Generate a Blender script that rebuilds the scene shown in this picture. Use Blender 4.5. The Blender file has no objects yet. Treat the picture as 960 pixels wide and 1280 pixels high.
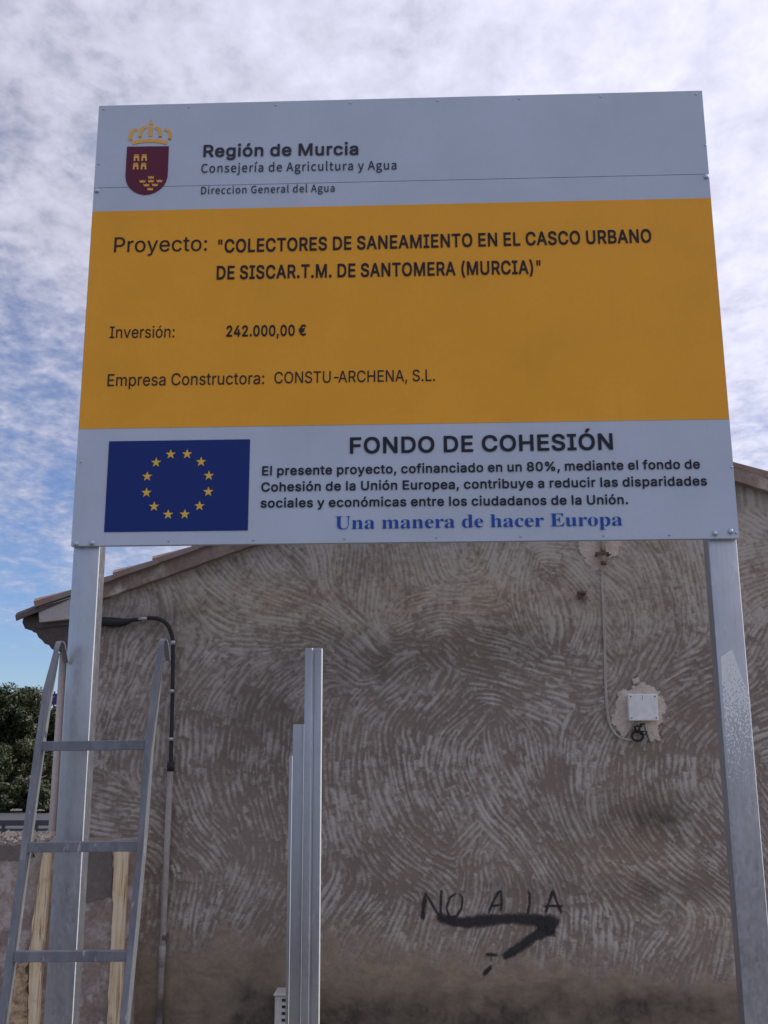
import bpy, bmesh, math, random
import numpy as np
from mathutils import Vector, Matrix, noise as mnoise
random.seed(7); rng = np.random.default_rng(7)
S = bpy.context.scene
COL = S.collection
rad = math.radians

# ---------------------------------------------------------------- camera
Z0 = 2.3645                      # height of the sign's lower edge
CAM = np.array([0.0603, -3.8163, 1.6]); YAW, PIT, ROL, FOC = -0.0330, 0.2267, -0.0051, 1300.0
cF = np.array([math.sin(YAW)*math.cos(PIT), math.cos(YAW)*math.cos(PIT), math.sin(PIT)])
cR = np.cross(cF, [0, 0, 1]); cR /= np.linalg.norm(cR); cU = np.cross(cR, cF)
cR, cU = cR*math.cos(ROL)+cU*math.sin(ROL), -cR*math.sin(ROL)+cU*math.cos(ROL)
cam = bpy.data.cameras.new('camera'); camo = bpy.data.objects.new('camera', cam); COL.objects.link(camo)
M4 = Matrix.Identity(4)
for r in range(3):
    M4[r][0], M4[r][1], M4[r][2], M4[r][3] = cR[r], cU[r], -cF[r], CAM[r]
camo.matrix_world = M4
cam.sensor_fit = 'VERTICAL'; cam.sensor_height = 36; cam.lens = 36*FOC/1280
cam.clip_start = 0.05; cam.clip_end = 3000
S.camera = camo
def proj(X):
    d = np.asarray(X, float)-CAM; z = d@cF
    return 480+FOC*(d@cR)/z, 640-FOC*(d@cU)/z
def ray(px, py):
    return cF+cR*(px-480)/FOC+cU*(640-py)/FOC
def P(px, py, Y=0.0, slope=0.0, zr=0.0):      # point of the plane y = Y + slope*(z-zr) seen at a spot of the photograph
    d = ray(px, py); t = (Y+slope*(CAM[2]-zr)-CAM[1])/(d[1]-slope*d[2])
    return Vector(CAM+d*t)

# ---------------------------------------------------------------- world, sun
SUN_AZ, SUN_EL = rad(79), rad(40)            # measured from +Y towards +X
S.world = bpy.data.worlds.new('World'); S.world.use_nodes = True
nt = S.world.node_tree; N = nt.nodes; L = nt.links
for n in list(N): N.remove(n)
def wn(t, **k):
    n = N.new(t)
    for a, b in k.items(): setattr(n, a, b)
    return n
def wm(op, a, b=None, c=None, clamp=False):
    n = N.new('ShaderNodeMath'); n.operation = op; n.use_clamp = clamp
    for i, v in enumerate((a, b, c)):
        if v is None: continue
        if isinstance(v, (int, float)): n.inputs[i].default_value = v
        else: L.new(v, n.inputs[i])
    return n.outputs[0]
SKY = 0.1
sky = wn('ShaderNodeTexSky', sky_type='NISHITA', sun_disc=False, sun_elevation=SUN_EL, sun_rotation=SUN_AZ, altitude=50, air_density=1.0, dust_density=0.3, ozone_density=2.0)
tc = wn('ShaderNodeTexCoord'); sx = wn('ShaderNodeSeparateXYZ'); L.new(tc.outputs['Generated'], sx.inputs[0])
X_, Y_, Zc = sx.outputs
zz = wm('ADD', wm('MAXIMUM', Zc, 0.0), 0.16)
cx = wm('DIVIDE', X_, zz); cy = wm('DIVIDE', Y_, zz)
cmb = wn('ShaderNodeCombineXYZ'); L.new(cx, cmb.inputs[0]); L.new(cy, cmb.inputs[1])
def noise(vec, sc, det, rough, dist=0.0, loc=(0, 0, 0), scl=(1, 1, 1), rot=0):
    mp = wn('ShaderNodeMapping'); L.new(vec, mp.inputs[0]); mp.inputs['Location'].default_value = loc; mp.inputs['Scale'].default_value = scl
    mp.inputs['Rotation'].default_value = (0, 0, rot)
    n = wn('ShaderNodeTexNoise'); L.new(mp.outputs[0], n.inputs['Vector'])
    n.inputs['Scale'].default_value = sc; n.inputs['Detail'].default_value = det; n.inputs['Roughness'].default_value = rough; n.inputs['Distortion'].default_value = dist
    return n.outputs['Fac']
big = noise(cmb.outputs[0], 1.1, 4, .55, .3, (3.1, 1.7, 0), (1, 1, 1))
mid = noise(cmb.outputs[0], 3.6, 7, .62, .5, (0.4, 5.2, 0), (1.0, .75, 1), rad(25))
puff = noise(cmb.outputs[0], 15, 5, .55, .25, (2, 9, 0), (1.0, .8, 1), rad(20))
dap = noise(cmb.outputs[0], 34, 4, .6, .2, (7, 3, 0), (1.0, .85, 1), rad(15))
# coverage grows upward and towards the right, thins out towards the low left
cov = wm('ADD', wm('MULTIPLY', big, .60), wm('MULTIPLY', mid, .62))
cov = wm('ADD', cov, wm('ADD', wm('MULTIPLY', puff, .40), wm('MULTIPLY', dap, .34)))
cov = wm('ADD', cov, wm('MULTIPLY', X_, .30))
cov = wm('ADD', cov, wm('MULTIPLY', wm('MINIMUM', Zc, .45), 1.15))
mr = wn('ShaderNodeMapRange', interpolation_type='SMOOTHSTEP'); L.new(cov, mr.inputs[0])
mr.inputs['From Min'].default_value = .90; mr.inputs['From Max'].default_value = 1.46; mr.inputs['To Max'].default_value = .96
# cloud brightness: thicker bits greyer, brighter towards the sun
sd = (math.sin(SUN_AZ)*math.cos(SUN_EL), math.cos(SUN_AZ)*math.cos(SUN_EL), math.sin(SUN_EL))
dt = wn('ShaderNodeVectorMath', operation='DOT_PRODUCT'); L.new(tc.outputs['Generated'], dt.inputs[0]); dt.inputs[1].default_value = sd
glow = wm('MULTIPLY', wm('POWER', wm('MAXIMUM', dt.outputs['Value'], 0.0), 1.5), .66)
br = wm('ADD', wm('ADD', glow, .54), wm('MULTIPLY', wm('SUBTRACT', mid, .5), .26))
br = wm('ADD', br, wm('MULTIPLY', wm('SUBTRACT', puff, .5), .46))
br = wm('ADD', br, wm('MULTIPLY', wm('SUBTRACT', dap, .5), .26))
br = wm('MULTIPLY', br, 1/SKY)
ccol = wn('ShaderNodeVectorMath', operation='SCALE'); ccol.inputs[0].default_value = (.92, .92, 1.12); L.new(br, ccol.inputs['Scale'])
smul = wn('ShaderNodeVectorMath', operation='MULTIPLY'); L.new(sky.outputs[0], smul.inputs[0]); smul.inputs[1].default_value = (.76, .88, 1.18)
mx = wn('ShaderNodeMix', data_type='RGBA'); L.new(mr.outputs[0], mx.inputs['Factor']); L.new(smul.outputs[0], mx.inputs[6]); L.new(ccol.outputs[0], mx.inputs[7])
bg = wn('ShaderNodeBackground'); L.new(mx.outputs[2], bg.inputs[0]); bg.inputs[1].default_value = SKY
wo = wn('ShaderNodeOutputWorld'); L.new(bg.outputs[0], wo.inputs[0])
sl = bpy.data.lights.new('sun', 'SUN'); sl.energy = 3.0; sl.angle = rad(.55); sl.color = (1, .95, .87)
so = bpy.data.objects.new('sun', sl); COL.objects.link(so); so.location = (6, 3, 9)
so.rotation_euler = Vector(sd).to_track_quat('Z', 'Y').to_euler()
S.view_settings.view_transform = 'Standard'; S.view_settings.look = 'None'; S.view_settings.exposure = 0.10; S.view_settings.gamma = 1

# ---------------------------------------------------------------- materials
class Mat:
    def __init__(s, name, rough=.8, metal=0.0, col=(.5, .5, .5), spec=None):
        s.m = bpy.data.materials.new(name); s.m.use_nodes = True; s.t = s.m.node_tree
        s.b = s.t.nodes['Principled BSDF']; s.b.inputs['Roughness'].default_value = rough; s.b.inputs['Metallic'].default_value = metal
        s.b.inputs['Base Color'].default_value = (*col, 1)
        if spec is not None: s.b.inputs['Specular IOR Level'].default_value = spec
        s._c = None
    def n(s, t, **k):
        n = s.t.nodes.new(t)
        for a, b in k.items(): setattr(n, a, b)
        return n
    def link(s, a, b): s.t.links.new(a, b)
    def co(s, kind='Object'):
        if s._c is None: s._c = s.n('ShaderNodeTexCoord')
        return s._c.outputs[kind]
    def geo(s): return s.n('ShaderNodeNewGeometry').outputs['Position']
    def noise(s, sc, det=4, rough=.6, scl=(1, 1, 1), dist=0, vec=None, loc=(0, 0, 0)):
        mp = s.n('ShaderNodeMapping'); s.link(vec or s.co(), mp.inputs[0]); mp.inputs['Scale'].default_value = scl; mp.inputs['Location'].default_value = loc
        n = s.n('ShaderNodeTexNoise'); s.link(mp.outputs[0], n.inputs['Vector'])
        n.inputs['Scale'].default_value = sc; n.inputs['Detail'].default_value = det; n.inputs['Roughness'].default_value = rough; n.inputs['Distortion'].default_value = dist
        return n.outputs['Fac']
    def attr(s, name):
        n = s.n('ShaderNodeAttribute', attribute_name=name); return n.outputs['Fac']
    def math(s, op, a, b=None, clamp=False):
        n = s.n('ShaderNodeMath', operation=op); n.use_clamp = clamp
        for i, v in enumerate((a, b)):
            if v is None: continue
            if isinstance(v, (int, float)): n.inputs[i].default_value = v
            else: s.link(v, n.inputs[i])
        return n.outputs[0]
    def rng(s, v, a, b, c=0.0, d=1.0, smooth=False):
        n = s.n('ShaderNodeMapRange'); s.link(v, n.inputs[0])
        if smooth: n.interpolation_type = 'SMOOTHSTEP'
        for i, q in enumerate((a, b, c, d)): n.inputs[i+1].default_value = q
        return n.outputs[0]
    def mix(s, f, a, b, blend='MIX'):
        n = s.n('ShaderNodeMix', data_type='RGBA', blend_type=blend)
        for i, v in ((0, f), (6, a), (7, b)):
            if isinstance(v, (int, float)): n.inputs[i].default_value = v
            elif isinstance(v, tuple): n.inputs[i].default_value = (*v, 1)
            else: s.link(v, n.inputs[i])
        return n.outputs[2]
    def col(s, c): s.link(c, s.b.inputs['Base Color']); return s
    def rough(s, c): s.link(c, s.b.inputs['Roughness']); return s
    def bump(s, h, strength=.3, dist=.01):
        n = s.n('ShaderNodeBump'); s.link(h, n.inputs['Height']); n.inputs['Strength'].default_value = strength; n.inputs['Distance'].default_value = dist
        s.link(n.outputs[0], s.b.inputs['Normal']); return s

def m_paint(name, c, rough=.42, grain=.06):
    m = Mat(name, rough+.1, col=c, spec=.28)
    a = m.noise(3, 4, .6); b = m.noise(60, 3, .6)
    v = m.mix(m.rng(a, .3, .7), tuple(x*.93 for x in c), tuple(min(1, x*1.04) for x in c))
    v = m.mix(m.rng(b, .35, .7, 0, grain*3), v, tuple(x*.86 for x in c)); v = m.mix(m.rng(m.noise(5, 6, .75, (3, 3, .35), loc=(2, 0, 6)), .58, .80, 0, .22), v, tuple(x*.70 for x in c)); m.col(v)
    m.bump(m.noise(7, 3, .5), .10, .01); return m.m
MAT = {}
MAT['white'] = m_paint('sign_white', (.49, .55, .64))
MAT['orange'] = m_paint('sign_orange', (.83, .372, .024))
MAT['blue'] = m_paint('flag_blue', (.004, .024, .165))
MAT['yellow'] = m_paint('star_yellow', (.80, .50, .06))
MAT['gold'] = m_paint('crest_gold', (.80, .42, .08))
MAT['maroon'] = m_paint('crest_maroon', (.115, .012, .040))
MAT['black'] = m_paint('letter_black', (.016, .011, .013))
MAT['grey'] = m_paint('letter_grey', (.030,.030,.044))
MAT['navy'] = m_paint('letter_dark', (.014,.014,.024))
MAT['lblue'] = m_paint('letter_blue', (.010, .070, .36))

def m_galv(name, base=(.53, .54, .575), rough=.34, dark=.75, metal=.85, sc=1.0):
    m = Mat(name, rough, metal)
    vor = m.n('ShaderNodeTexVoronoi'); vor.inputs['Scale'].default_value = 95*sc
    mp = m.n('ShaderNodeMapping'); m.link(m.co(), mp.inputs[0]); mp.inputs['Scale'].default_value = (1, 1, .6); m.link(mp.outputs[0], vor.inputs['Vector'])
    sp = m.rng(vor.outputs['Color'], 0, 1)
    a = m.noise(4, 5, .65, (1, 1, .5)); b = m.noise(38, 4, .65, (1, 1, .25)); st = m.noise(26, 4, .7, (4, 4, .12))
    v = m.mix(m.rng(a, .3, .7), tuple(x*dark for x in base), base)
    v = m.mix(m.math('MULTIPLY', sp, .22), v, tuple(x*1.2 for x in base))
    v = m.mix(m.rng(st, .5, .75, 0, .35), v, tuple(x*.62 for x in base))
    v = m.mix(m.rng(b, .62, .74, 0, .5), v, (.66, .68, .70))
    m.col(v); m.rough(m.rng(m.math('ADD', m.math('MULTIPLY', sp, .5), m.math('MULTIPLY', b, .7)), .2, 1.1, rough-.10, rough+.16))
    m.bump(m.math('ADD', b, m.math('MULTIPLY', sp, .4)), .12, .004); return m.m
MAT['galv'] = m_galv('galvanised_steel')
MAT['galv2'] = m_galv('galvanised_channel', (.44, .45, .48), .38, .78)
MAT['ladder'] = m_galv('worn_ladder_steel', (.33, .345, .38), .45, .6, .8)
MAT['bolt'] = m_galv('zinc_bolt', (.5, .56, .64), .35)
def m_rail():
    m = Mat('worn_ladder_steel_dark', .48, .25)
    a = m.noise(9, 6, .7, (1, 1, .4)); b = m.noise(45, 5, .7, (1, 1, .3)); r = m.noise(5.5, 5, .65)
    v = m.mix(m.rng(a, .3, .7), (.095, .098, .122), (.25, .255, .275))
    v = m.mix(m.rng(b, .6, .72, 0, .7), v, (.50, .51, .52)); v = m.mix(m.rng(r, .60, .70, 0, .7), v, (.19, .105, .065))
    m.col(v); m.bump(b, .3, .004); m.rough(m.rng(b, .3, .7, .38, .65)); return m.m
MAT['ladder'] = m_rail()
MAT['edge'] = m_galv('zinc_edge_glint', (.80, .81, .82), .38, .85, .15)  # paler zinc, the sun glint painted onto post and channel edges
MAT['sunlit'] = m_galv('ladder_side_sunlit', (.28, .29, .30), .5, .7, .5)  # lighter ladder steel, sunlight painted into the right-hand sides

def m_plain(name, c1, c2, sc=6, rough=.85, bsc=40, bs=.3, bd=.01, c3=None):
    m = Mat(name, rough)
    a = m.noise(sc, 6, .65); b = m.noise(bsc, 6, .7)
    v = m.mix(m.rng(a, .32, .68), c1, c2)
    v = m.mix(m.rng(b, .35, .7, 0, .5), v, tuple(x*.62 for x in c1))
    if c3: v = m.mix(m.rng(m.noise(sc*.6, 5, .6, loc=(5, 3, 1)), .56, .66), v, c3)
    m.col(v); m.bump(b, bs, bd); return m.m
MAT['verge'] = m_plain('verge_mortar', (.20, .145, .12), (.38, .29, .235), 5, .9, 38, .5, .012, (.50, .45, .39))
MAT['pale_verge'] = m_plain('pale_verge_board', (.42, .39, .37), (.50, .47, .45), 8, .85, 70, .25, .005)
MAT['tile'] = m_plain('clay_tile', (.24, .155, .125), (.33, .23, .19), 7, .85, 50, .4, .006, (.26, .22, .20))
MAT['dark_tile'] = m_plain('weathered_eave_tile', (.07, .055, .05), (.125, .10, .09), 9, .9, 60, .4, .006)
MAT['patch'] = m_plain('repair_plaster', (.58, .475, .40), (.76, .65, .56), 9, .9, 55, .8, .012)
def rag(mt):
    t = mt.node_tree; n1 = t.nodes.new('ShaderNodeAttribute'); n1.attribute_name = 'edge'
    g = t.nodes.new('ShaderNodeNewGeometry'); z = t.nodes.new('ShaderNodeTexNoise'); z.inputs['Scale'].default_value = 70; z.inputs['Detail'].default_value = 5; z.inputs['Roughness'].default_value = .7
    t.links.new(g.outputs['Position'], z.inputs['Vector'])
    a = t.nodes.new('ShaderNodeMath'); a.operation = 'MULTIPLY_ADD'; t.links.new(z.outputs['Fac'], a.inputs[0]); a.inputs[1].default_value = 2.2; t.links.new(n1.outputs['Fac'], a.inputs[2])
    q = t.nodes.new('ShaderNodeMapRange'); t.links.new(a.outputs[0], q.inputs[0]); q.inputs[1].default_value = 1.45; q.inputs[2].default_value = 1.65
    tr = t.nodes.new('ShaderNodeBsdfTransparent'); mm = t.nodes.new('ShaderNodeMixShader'); t.links.new(q.outputs[0], mm.inputs[0]); t.links.new(tr.outputs[0], mm.inputs[1]); t.links.new(t.nodes['Principled BSDF'].outputs[0], mm.inputs[2]); t.links.new(mm.outputs[0], t.nodes['Material Output'].inputs[0])
rag(MAT['patch'])
MAT['box'] = m_plain('white_plastic', (.76, .75, .75), (.82, .81, .81), 10, .45, 30, .05, .002)
MAT['vent'] = m_plain('beige_plastic', (.52, .49, .45), (.60, .57, .53), 6, .5, 40, .1, .002)
MAT['slot'] = Mat('dark_slot', .9, col=(.02, .02, .02)).m
MAT['rubber'] = m_plain('black_sleeving', (.008, .008, .010), (.018, .018, .021), 30, .6, 90, .4, .004)
MAT['conduit'] = m_plain('dirty_conduit', (.26, .225, .20), (.40, .36, .33), 7, .7, 60, .3, .004, (.13, .11, .10))
MAT['cable'] = m_plain('aged_cable', (.46, .38, .34), (.56, .48, .43), 8, .6, 60, .1, .002)
MAT['clip'] = Mat('dull_clip', .4, .7, (.42, .42, .43)).m
MAT['brass'] = m_galv('dull_mast_steel', (.66, .66, .58), .34, .8)
MAT['rust'] = m_plain('rusty_iron', (.10, .06, .05), (.2, .12, .09), 30, .9)
MAT['railing'] = m_plain('dark_railing_paint', (.03, .033, .045), (.05, .052, .066), 8, .5)
MAT['banner'] = Mat('blue_sheet', .6, col=(.02, .03, .14)).m
MAT['downpipe'] = m_plain('pinkish_pipe', (.46, .37, .34), (.56, .47, .44), 6, .6, 50, .2, .003)
MAT['bark'] = m_plain('bark', (.07, .05, .04), (.12, .09, .07), 8, .9, 30, .8, .02)
def m_wood():
    m = Mat('raw_pale_timber', .8)
    g = m.noise(30, 7, .65, (1.6, 1, .07), .6); k = m.noise(14, 6, .7, (2.2, 1, .10), .8, loc=(3, 1, 2)); a = m.noise(5, 4, .6)
    v = m.mix(m.rng(g, .3, .7), (.52, .34, .17), (.86, .70, .46)); v = m.mix(m.rng(k, .54, .60, 0, .9), v, (.24, .13, .07))
    v = m.mix(m.rng(a, .4, .7, 0, .5), v, (.80, .72, .56)); v = m.mix(m.rng(m.noise(18, 5, .7, loc=(1, 7, 2)), .60, .72, 0, .6), v, (.34, .25, .19)); m.col(v); m.bump(m.math('SUBTRACT', g, k), .6, .008); return m.m
MAT['wood'] = m_wood()
def m_crumb():
    m = Mat('crumbled_mortar', .95)
    a = m.noise(24, 6, .7); b = m.noise(60, 4, .7)
    v = m.mix(m.rng(a, .35, .62), (.22, .14, .09), (.62, .45, .27)); v = m.mix(m.rng(b, .6, .7, 0, .6), v, (.12, .075, .05)); m.col(v); m.bump(a, .8, .02); return m.m
MAT['crumb'] = m_crumb()
def m_foliage(name, c1, c2, c3):
    m = Mat(name, .6)
    at = m.attr('tone'); a = m.noise(.9, 3, .6, vec=m.geo())
    v = m.mix(at, c1, c2); v = m.mix(m.rng(a, .45, .7, 0, .7), v, c3); m.col(v)
    m.b.inputs['Transmission Weight'].default_value = 0
    return m.m
MAT['leaf'] = m_foliage('dark_leaves', (.020, .030, .010), (.042, .056, .017), (.058, .060, .020))
def m_ground():
    m = Mat('dusty_ground', .95); g = m.geo()
    a = m.noise(.5, 6, .65, vec=g); b = m.noise(12, 6, .7, vec=g)
    v = m.mix(m.rng(a, .35, .65), (.15, .13, .115), (.23, .205, .18)); v = m.mix(m.rng(b, .4, .7, 0, .5), v, (.13, .11, .09)); m.col(v); m.bump(b, .4, .03); return m.m
MAT['ground'] = m_ground()
def m_road():
    m = Mat('asphalt', .85); g = m.geo()
    v = m.mix(m.rng(m.noise(3, 6, .7, vec=g), .3, .7), (.045, .045, .05), (.07, .07, .075)); m.col(v); m.bump(m.noise(90, 4, .7, vec=g), .3, .01); return m.m
MAT['road'] = m_road()

def m_plaster():
    # combed mortar: ridges pale grey, grooves brown; smooth tan render below
    m = Mat('combed_plaster', .93); g = m.geo()
    t = m.attr('ridge'); stain = m.attr('stain'); warm = m.attr('warm'); low = m.attr('smooth')
    fine = m.noise(150, 5, .75, vec=g); med = m.noise(34, 6, .7, vec=g); big = m.noise(2.2, 6, .62, vec=g)
    tt = m.math('ADD', t, m.math('MULTIPLY', m.math('SUBTRACT', fine, .5), .75)); tt = m.math('ADD', tt, m.math('MULTIPLY', m.math('SUBTRACT', med, .5), .80))
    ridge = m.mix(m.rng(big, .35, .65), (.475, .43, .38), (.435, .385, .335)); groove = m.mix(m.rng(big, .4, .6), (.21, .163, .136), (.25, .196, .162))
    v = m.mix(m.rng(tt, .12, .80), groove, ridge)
    v = m.mix(m.math('MULTIPLY', warm, .55), v, m.mix(m.rng(tt, .2, .8), (.30, .232, .145), (.52, .43, .30)))
    lowc = m.mix(m.rng(med, .3, .7), (.26, .200, .138), (.37, .292, .210)); lowc = m.mix(m.rng(m.noise(5, 7, .7, (1, 1, 1.8), 1.2, vec=g), .42, .62, 0, .6), lowc, (.175, .135, .095))
    v = m.mix(low, v, lowc)
    v = m.mix(m.math('MULTIPLY', stain, m.math('MULTIPLY', m.rng(med, .3, .7, .75, 1.15), m.rng(m.noise(9, 6, .7, vec=g), .35, .62, .7, 1.15)), True), v, (.050, .038, .030))
    m.col(v)
    m.bump(m.math('ADD', fine, m.math('MULTIPLY', med, 1.5)), .35, .006); return m.m
MAT['plaster'] = m_plaster()
def m_lowwall():
    m = Mat('old_brown_render', .95); g = m.geo()
    a = m.noise(3.5, 7, .68, vec=g, dist=.8); b = m.noise(45, 6, .7, vec=g); c = m.noise(9, 6, .7, vec=g, loc=(4, 0, 3))
    v = m.mix(m.rng(a, .35, .65), (.24, .18, .145), (.40, .325, .275)); v = m.mix(m.rng(c, .50, .58, 0, .85), v, (.50, .43, .41)); v = m.mix(m.rng(b, .4, .72, 0, .5), v, (.10, .068, .055))
    m.col(v); m.bump(m.math('ADD', b, a), .5, .01); return m.m
MAT['lowwall'] = m_lowwall()
MAT['darkpatch'] = m_plain('dark_cement_patch', (.15, .125, .112), (.22, .185, .165), 8, .95, 60, .5, .008)
MAT['rubble'] = m_plain('broken_mortar', (.46, .38, .30), (.68, .58, .48), 20, .95, 60, .5, .01, (.30, .22, .18))
def m_spray():
    m = Mat('black_spray_paint', .55, col=(.018, .016, .018)); g = m.geo()
    a = m.attr('edge'); nz = m.noise(120, 4, .7, vec=g)
    f = m.rng(m.math('ADD', a, m.math('MULTIPLY', m.math('SUBTRACT', nz, .5), .9)), .22, .80, 0, .93)
    tr = m.n('ShaderNodeBsdfTransparent'); ms = m.n('ShaderNodeMixShader'); m.link(f, ms.inputs[0]); m.link(tr.outputs[0], ms.inputs[1]); m.link(m.b.outputs[0], ms.inputs[2])
    m.link(ms.outputs[0], m.t.nodes['Material Output'].inputs[0]); return m.m
MAT['spray'] = m_spray()
def m_residue():
    m = Mat('white_zinc_bloom', .8); g = m.geo()
    sep = m.n('ShaderNodeSeparateXYZ'); m.link(g, sep.inputs[0])
    sp = m.noise(230, 2, .5, (1, 1, .55), .2, vec=g); e = m.attr('edge')
    thr = m.rng(sep.outputs[2], 1.36, 2.0, .26, .74)      # dark flecks win downward
    f = m.math('MULTIPLY', m.rng(m.math('SUBTRACT', thr, sp), -.03, .05), .92)
    f = m.math('MULTIPLY', f, m.rng(e, 0.0, .3))
    f = m.math('ADD', f, m.math('MULTIPLY', m.rng(e, .85, 1.0), 0.0), True)
    m.b.inputs['Base Color'].default_value = (.80, .82, .82, 1)
    tr = m.n('ShaderNodeBsdfTransparent'); ms = m.n('ShaderNodeMixShader'); m.link(f, ms.inputs[0]); m.link(tr.outputs[0], ms.inputs[1]); m.link(m.b.outputs[0], ms.inputs[2])
    m.link(ms.outputs[0], m.t.nodes['Material Output'].inputs[0]); return m.m
MAT['residue'] = m_residue()

# ---------------------------------------------------------------- helpers
def link(name, me, mat, parent=None, smooth=False):
    o = bpy.data.objects.new(name, me); COL.objects.link(o)
    if mat is not None and not me.materials: me.materials.append(MAT[mat] if isinstance(mat, str) else mat)
    if smooth:
        for p in me.polygons: p.use_smooth = True
    if parent is not None: o.parent = parent; o.matrix_parent_inverse = Matrix.Identity(4)
    return o
def tag(o, label=None, cat=None, group=None, kind=None):
    if label: o['label'] = label
    if cat: o['category'] = cat
    if group: o['group'] = group
    if kind: o['kind'] = kind
    return o
def empty(name, loc, label, cat, group=None):
    o = bpy.data.objects.new(name, None); COL.objects.link(o); o.location = loc; o.empty_display_size = .1
    tag(o, label, cat, group); o['_org'] = 0; del o['_org']
    return o
class MB:
    """collects faces in world space; build() makes ONE mesh object, coordinates relative to its thing's base"""
    def __init__(s): s.v = []; s.f = []
    def add(s, vs, fs):
        n = len(s.v); s.v += [tuple(v) for v in vs]; s.f += [tuple(i+n for i in f) for f in fs]; return s
    def box(s, x0, x1, y0, y1, z0, z1):
        vs = [(x, y, z) for x in (x0, x1) for y in (y0, y1) for z in (z0, z1)]
        return s.add(vs, [(0, 1, 3, 2), (4, 6, 7, 5), (0, 4, 5, 1), (2, 3, 7, 6), (0, 2, 6, 4), (1, 5, 7, 3)])
    def prism(s, pts, vec, cap=True):          # closed outline extruded by a vector
        n = len(pts); vec = Vector(vec)
        vs = [Vector(p) for p in pts]+[Vector(p)+vec for p in pts]
        fs = [(i, (i+1) % n, n+(i+1) % n, n+i) for i in range(n)]
        if cap: fs += [tuple(range(n-1, -1, -1)), tuple(range(n, 2*n))]
        return s.add(vs, fs)
    def tube(s, pts, r, k=10, cap=True):
        pts = [Vector(p) for p in pts]; n = len(pts)
        rr = r if isinstance(r, (list, tuple)) else [r]*n
        up = None; rings = []
        for i, p in enumerate(pts):
            d = ((pts[min(i+1, n-1)]-pts[max(i-1, 0)])).normalized()
            if up is None:
                up = Vector((0, 1, 0)) if abs(d.y) < .9 else Vector((1, 0, 0))
            a = d.cross(up).normalized(); up = a.cross(d).normalized()
            rings += [p+(a*math.cos(2*math.pi*j/k)+up*math.sin(2*math.pi*j/k))*rr[i] for j in range(k)]
        fs = [(i*k+j, i*k+(j+1) % k, (i+1)*k+(j+1) % k, (i+1)*k+j) for i in range(n-1) for j in range(k)]
        if cap: fs += [tuple(range(k-1, -1, -1)), tuple((n-1)*k+j for j in range(k))]
        return s.add(rings, fs)
    def build(s, name, mat, parent=None, bevel=0, smooth=False, seg=2):
        org = Vector(parent_world(parent)) if parent is not None else Vector((0, 0, 0))
        me = bpy.data.meshes.new(name); me.from_pydata([tuple(Vector(v)-org) for v in s.v], [], s.f)
        bm = bmesh.new(); bm.from_mesh(me); bmesh.ops.recalc_face_normals(bm, faces=bm.faces)
        if bevel:
            bmesh.ops.bevel(bm, geom=[e for e in bm.edges if e.calc_face_angle(0) > .5], offset=bevel, segments=seg, affect='EDGES', profile=.5)
        bm.to_mesh(me); bm.free()
        return link(name, me, mat, parent, smooth)
def parent_world(o):
    w = Vector((0, 0, 0))
    while o is not None: w = w+o.location; o = o.parent
    return w
def flatpoly(name, pts, mat, parent, y=None, thick=.0004):
    return MB().prism(pts, (0, thick, 0)).build(name, mat, parent)

# ---------------------------------------------------------------- lettering outlines
GL = {}
def glyph(face, code, adv, *loops):      # outline of one character: x, y pairs in thousandths
    GL[face, chr(code)] = (adv, [list(zip(q[0::2], q[1::2])) for q in loops])
glyph('B', 32, 376)
glyph('B', 34, 700, (138,620,120,1030,124,1036,132,1038,288,1036,292,1030,292,1012,275,622,264,616,150,616), (372,617,366,628,350,1030,353,1036,360,1038,516,1036,520,1030,520,1012,505,622,492,616))
glyph('B', 37, 1410, (833,-2,810,26,790,58,787,76,777,94,764,172,764,256,769,298,774,311,777,334,786,352,790,370,810,404,834,431,864,452,888,462,900,470,918,473,942,482,984,486,1062,482,1086,473,1104,471,1128,457,1140,454,1170,432,1194,404,1214,370,1218,352,1227,334,1236,292,1238,178,1235,130,1230,118,1227,94,1216,76,1212,58,1194,28,1168,-2,1110,-38,1062,-52,1020,-56,942,-52,918,-43,900,-41,876,-27,864,-24), (233,-32,228,-14,230,28,932,1048,942,1053,954,1054,1092,1054,1110,1050,1116,1036,1116,1000,1112,988,414,-30,408,-34,390,-36,252,-36), (978,116,1002,107,1021,112,1049,142,1060,172,1062,232,1047,286,1024,316,1002,323,981,316,954,286,945,262,942,244,942,190,946,166,955,142), (180,587,158,610,138,643,133,664,126,676,123,700,118,712,114,760,117,886,122,898,126,922,160,988,186,1018,216,1040,237,1048,246,1056,275,1060,288,1065,348,1070,414,1065,427,1060,456,1056,465,1048,492,1037,522,1012,542,988,560,958,567,934,574,922,576,904,584,880,588,838,588,772,584,718,576,694,574,676,567,664,563,646,542,610,520,586,490,562,462,550,455,544,408,532,342,530,288,533,276,539,246,544,240,550,212,562), (326,700,348,692,372,698,396,726,408,754,410,814,396,874,372,901,354,906,330,900,306,876,292,844,292,754,302,730))
glyph('B', 40, 604, (322,-223,274,-129,266,-120,262,-103,230,-30,222,-18,219,0,195,72,188,84,184,108,162,192,148,294,142,426,166,666,227,888,229,906,238,920,322,1108,340,1114,490,1114,502,1110,506,1104,507,1056,412,822,358,618,338,414,358,234,412,48,499,-156,507,-168,508,-210,504,-222,490,-228,340,-228))
glyph('B', 41, 604, (44,-224,38,-210,39,-168,47,-156,135,48,189,240,208,414,188,618,134,822,48,1038,40,1050,38,1098,43,1110,56,1114,212,1114,224,1110,228,1104,231,1092,319,906,321,888,374,684,380,672,404,432,400,294,383,186,376,168,356,79,350,70,324,-6,323,-18,284,-104,280,-120,226,-222,218,-227,206,-228,62,-228))
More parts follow.
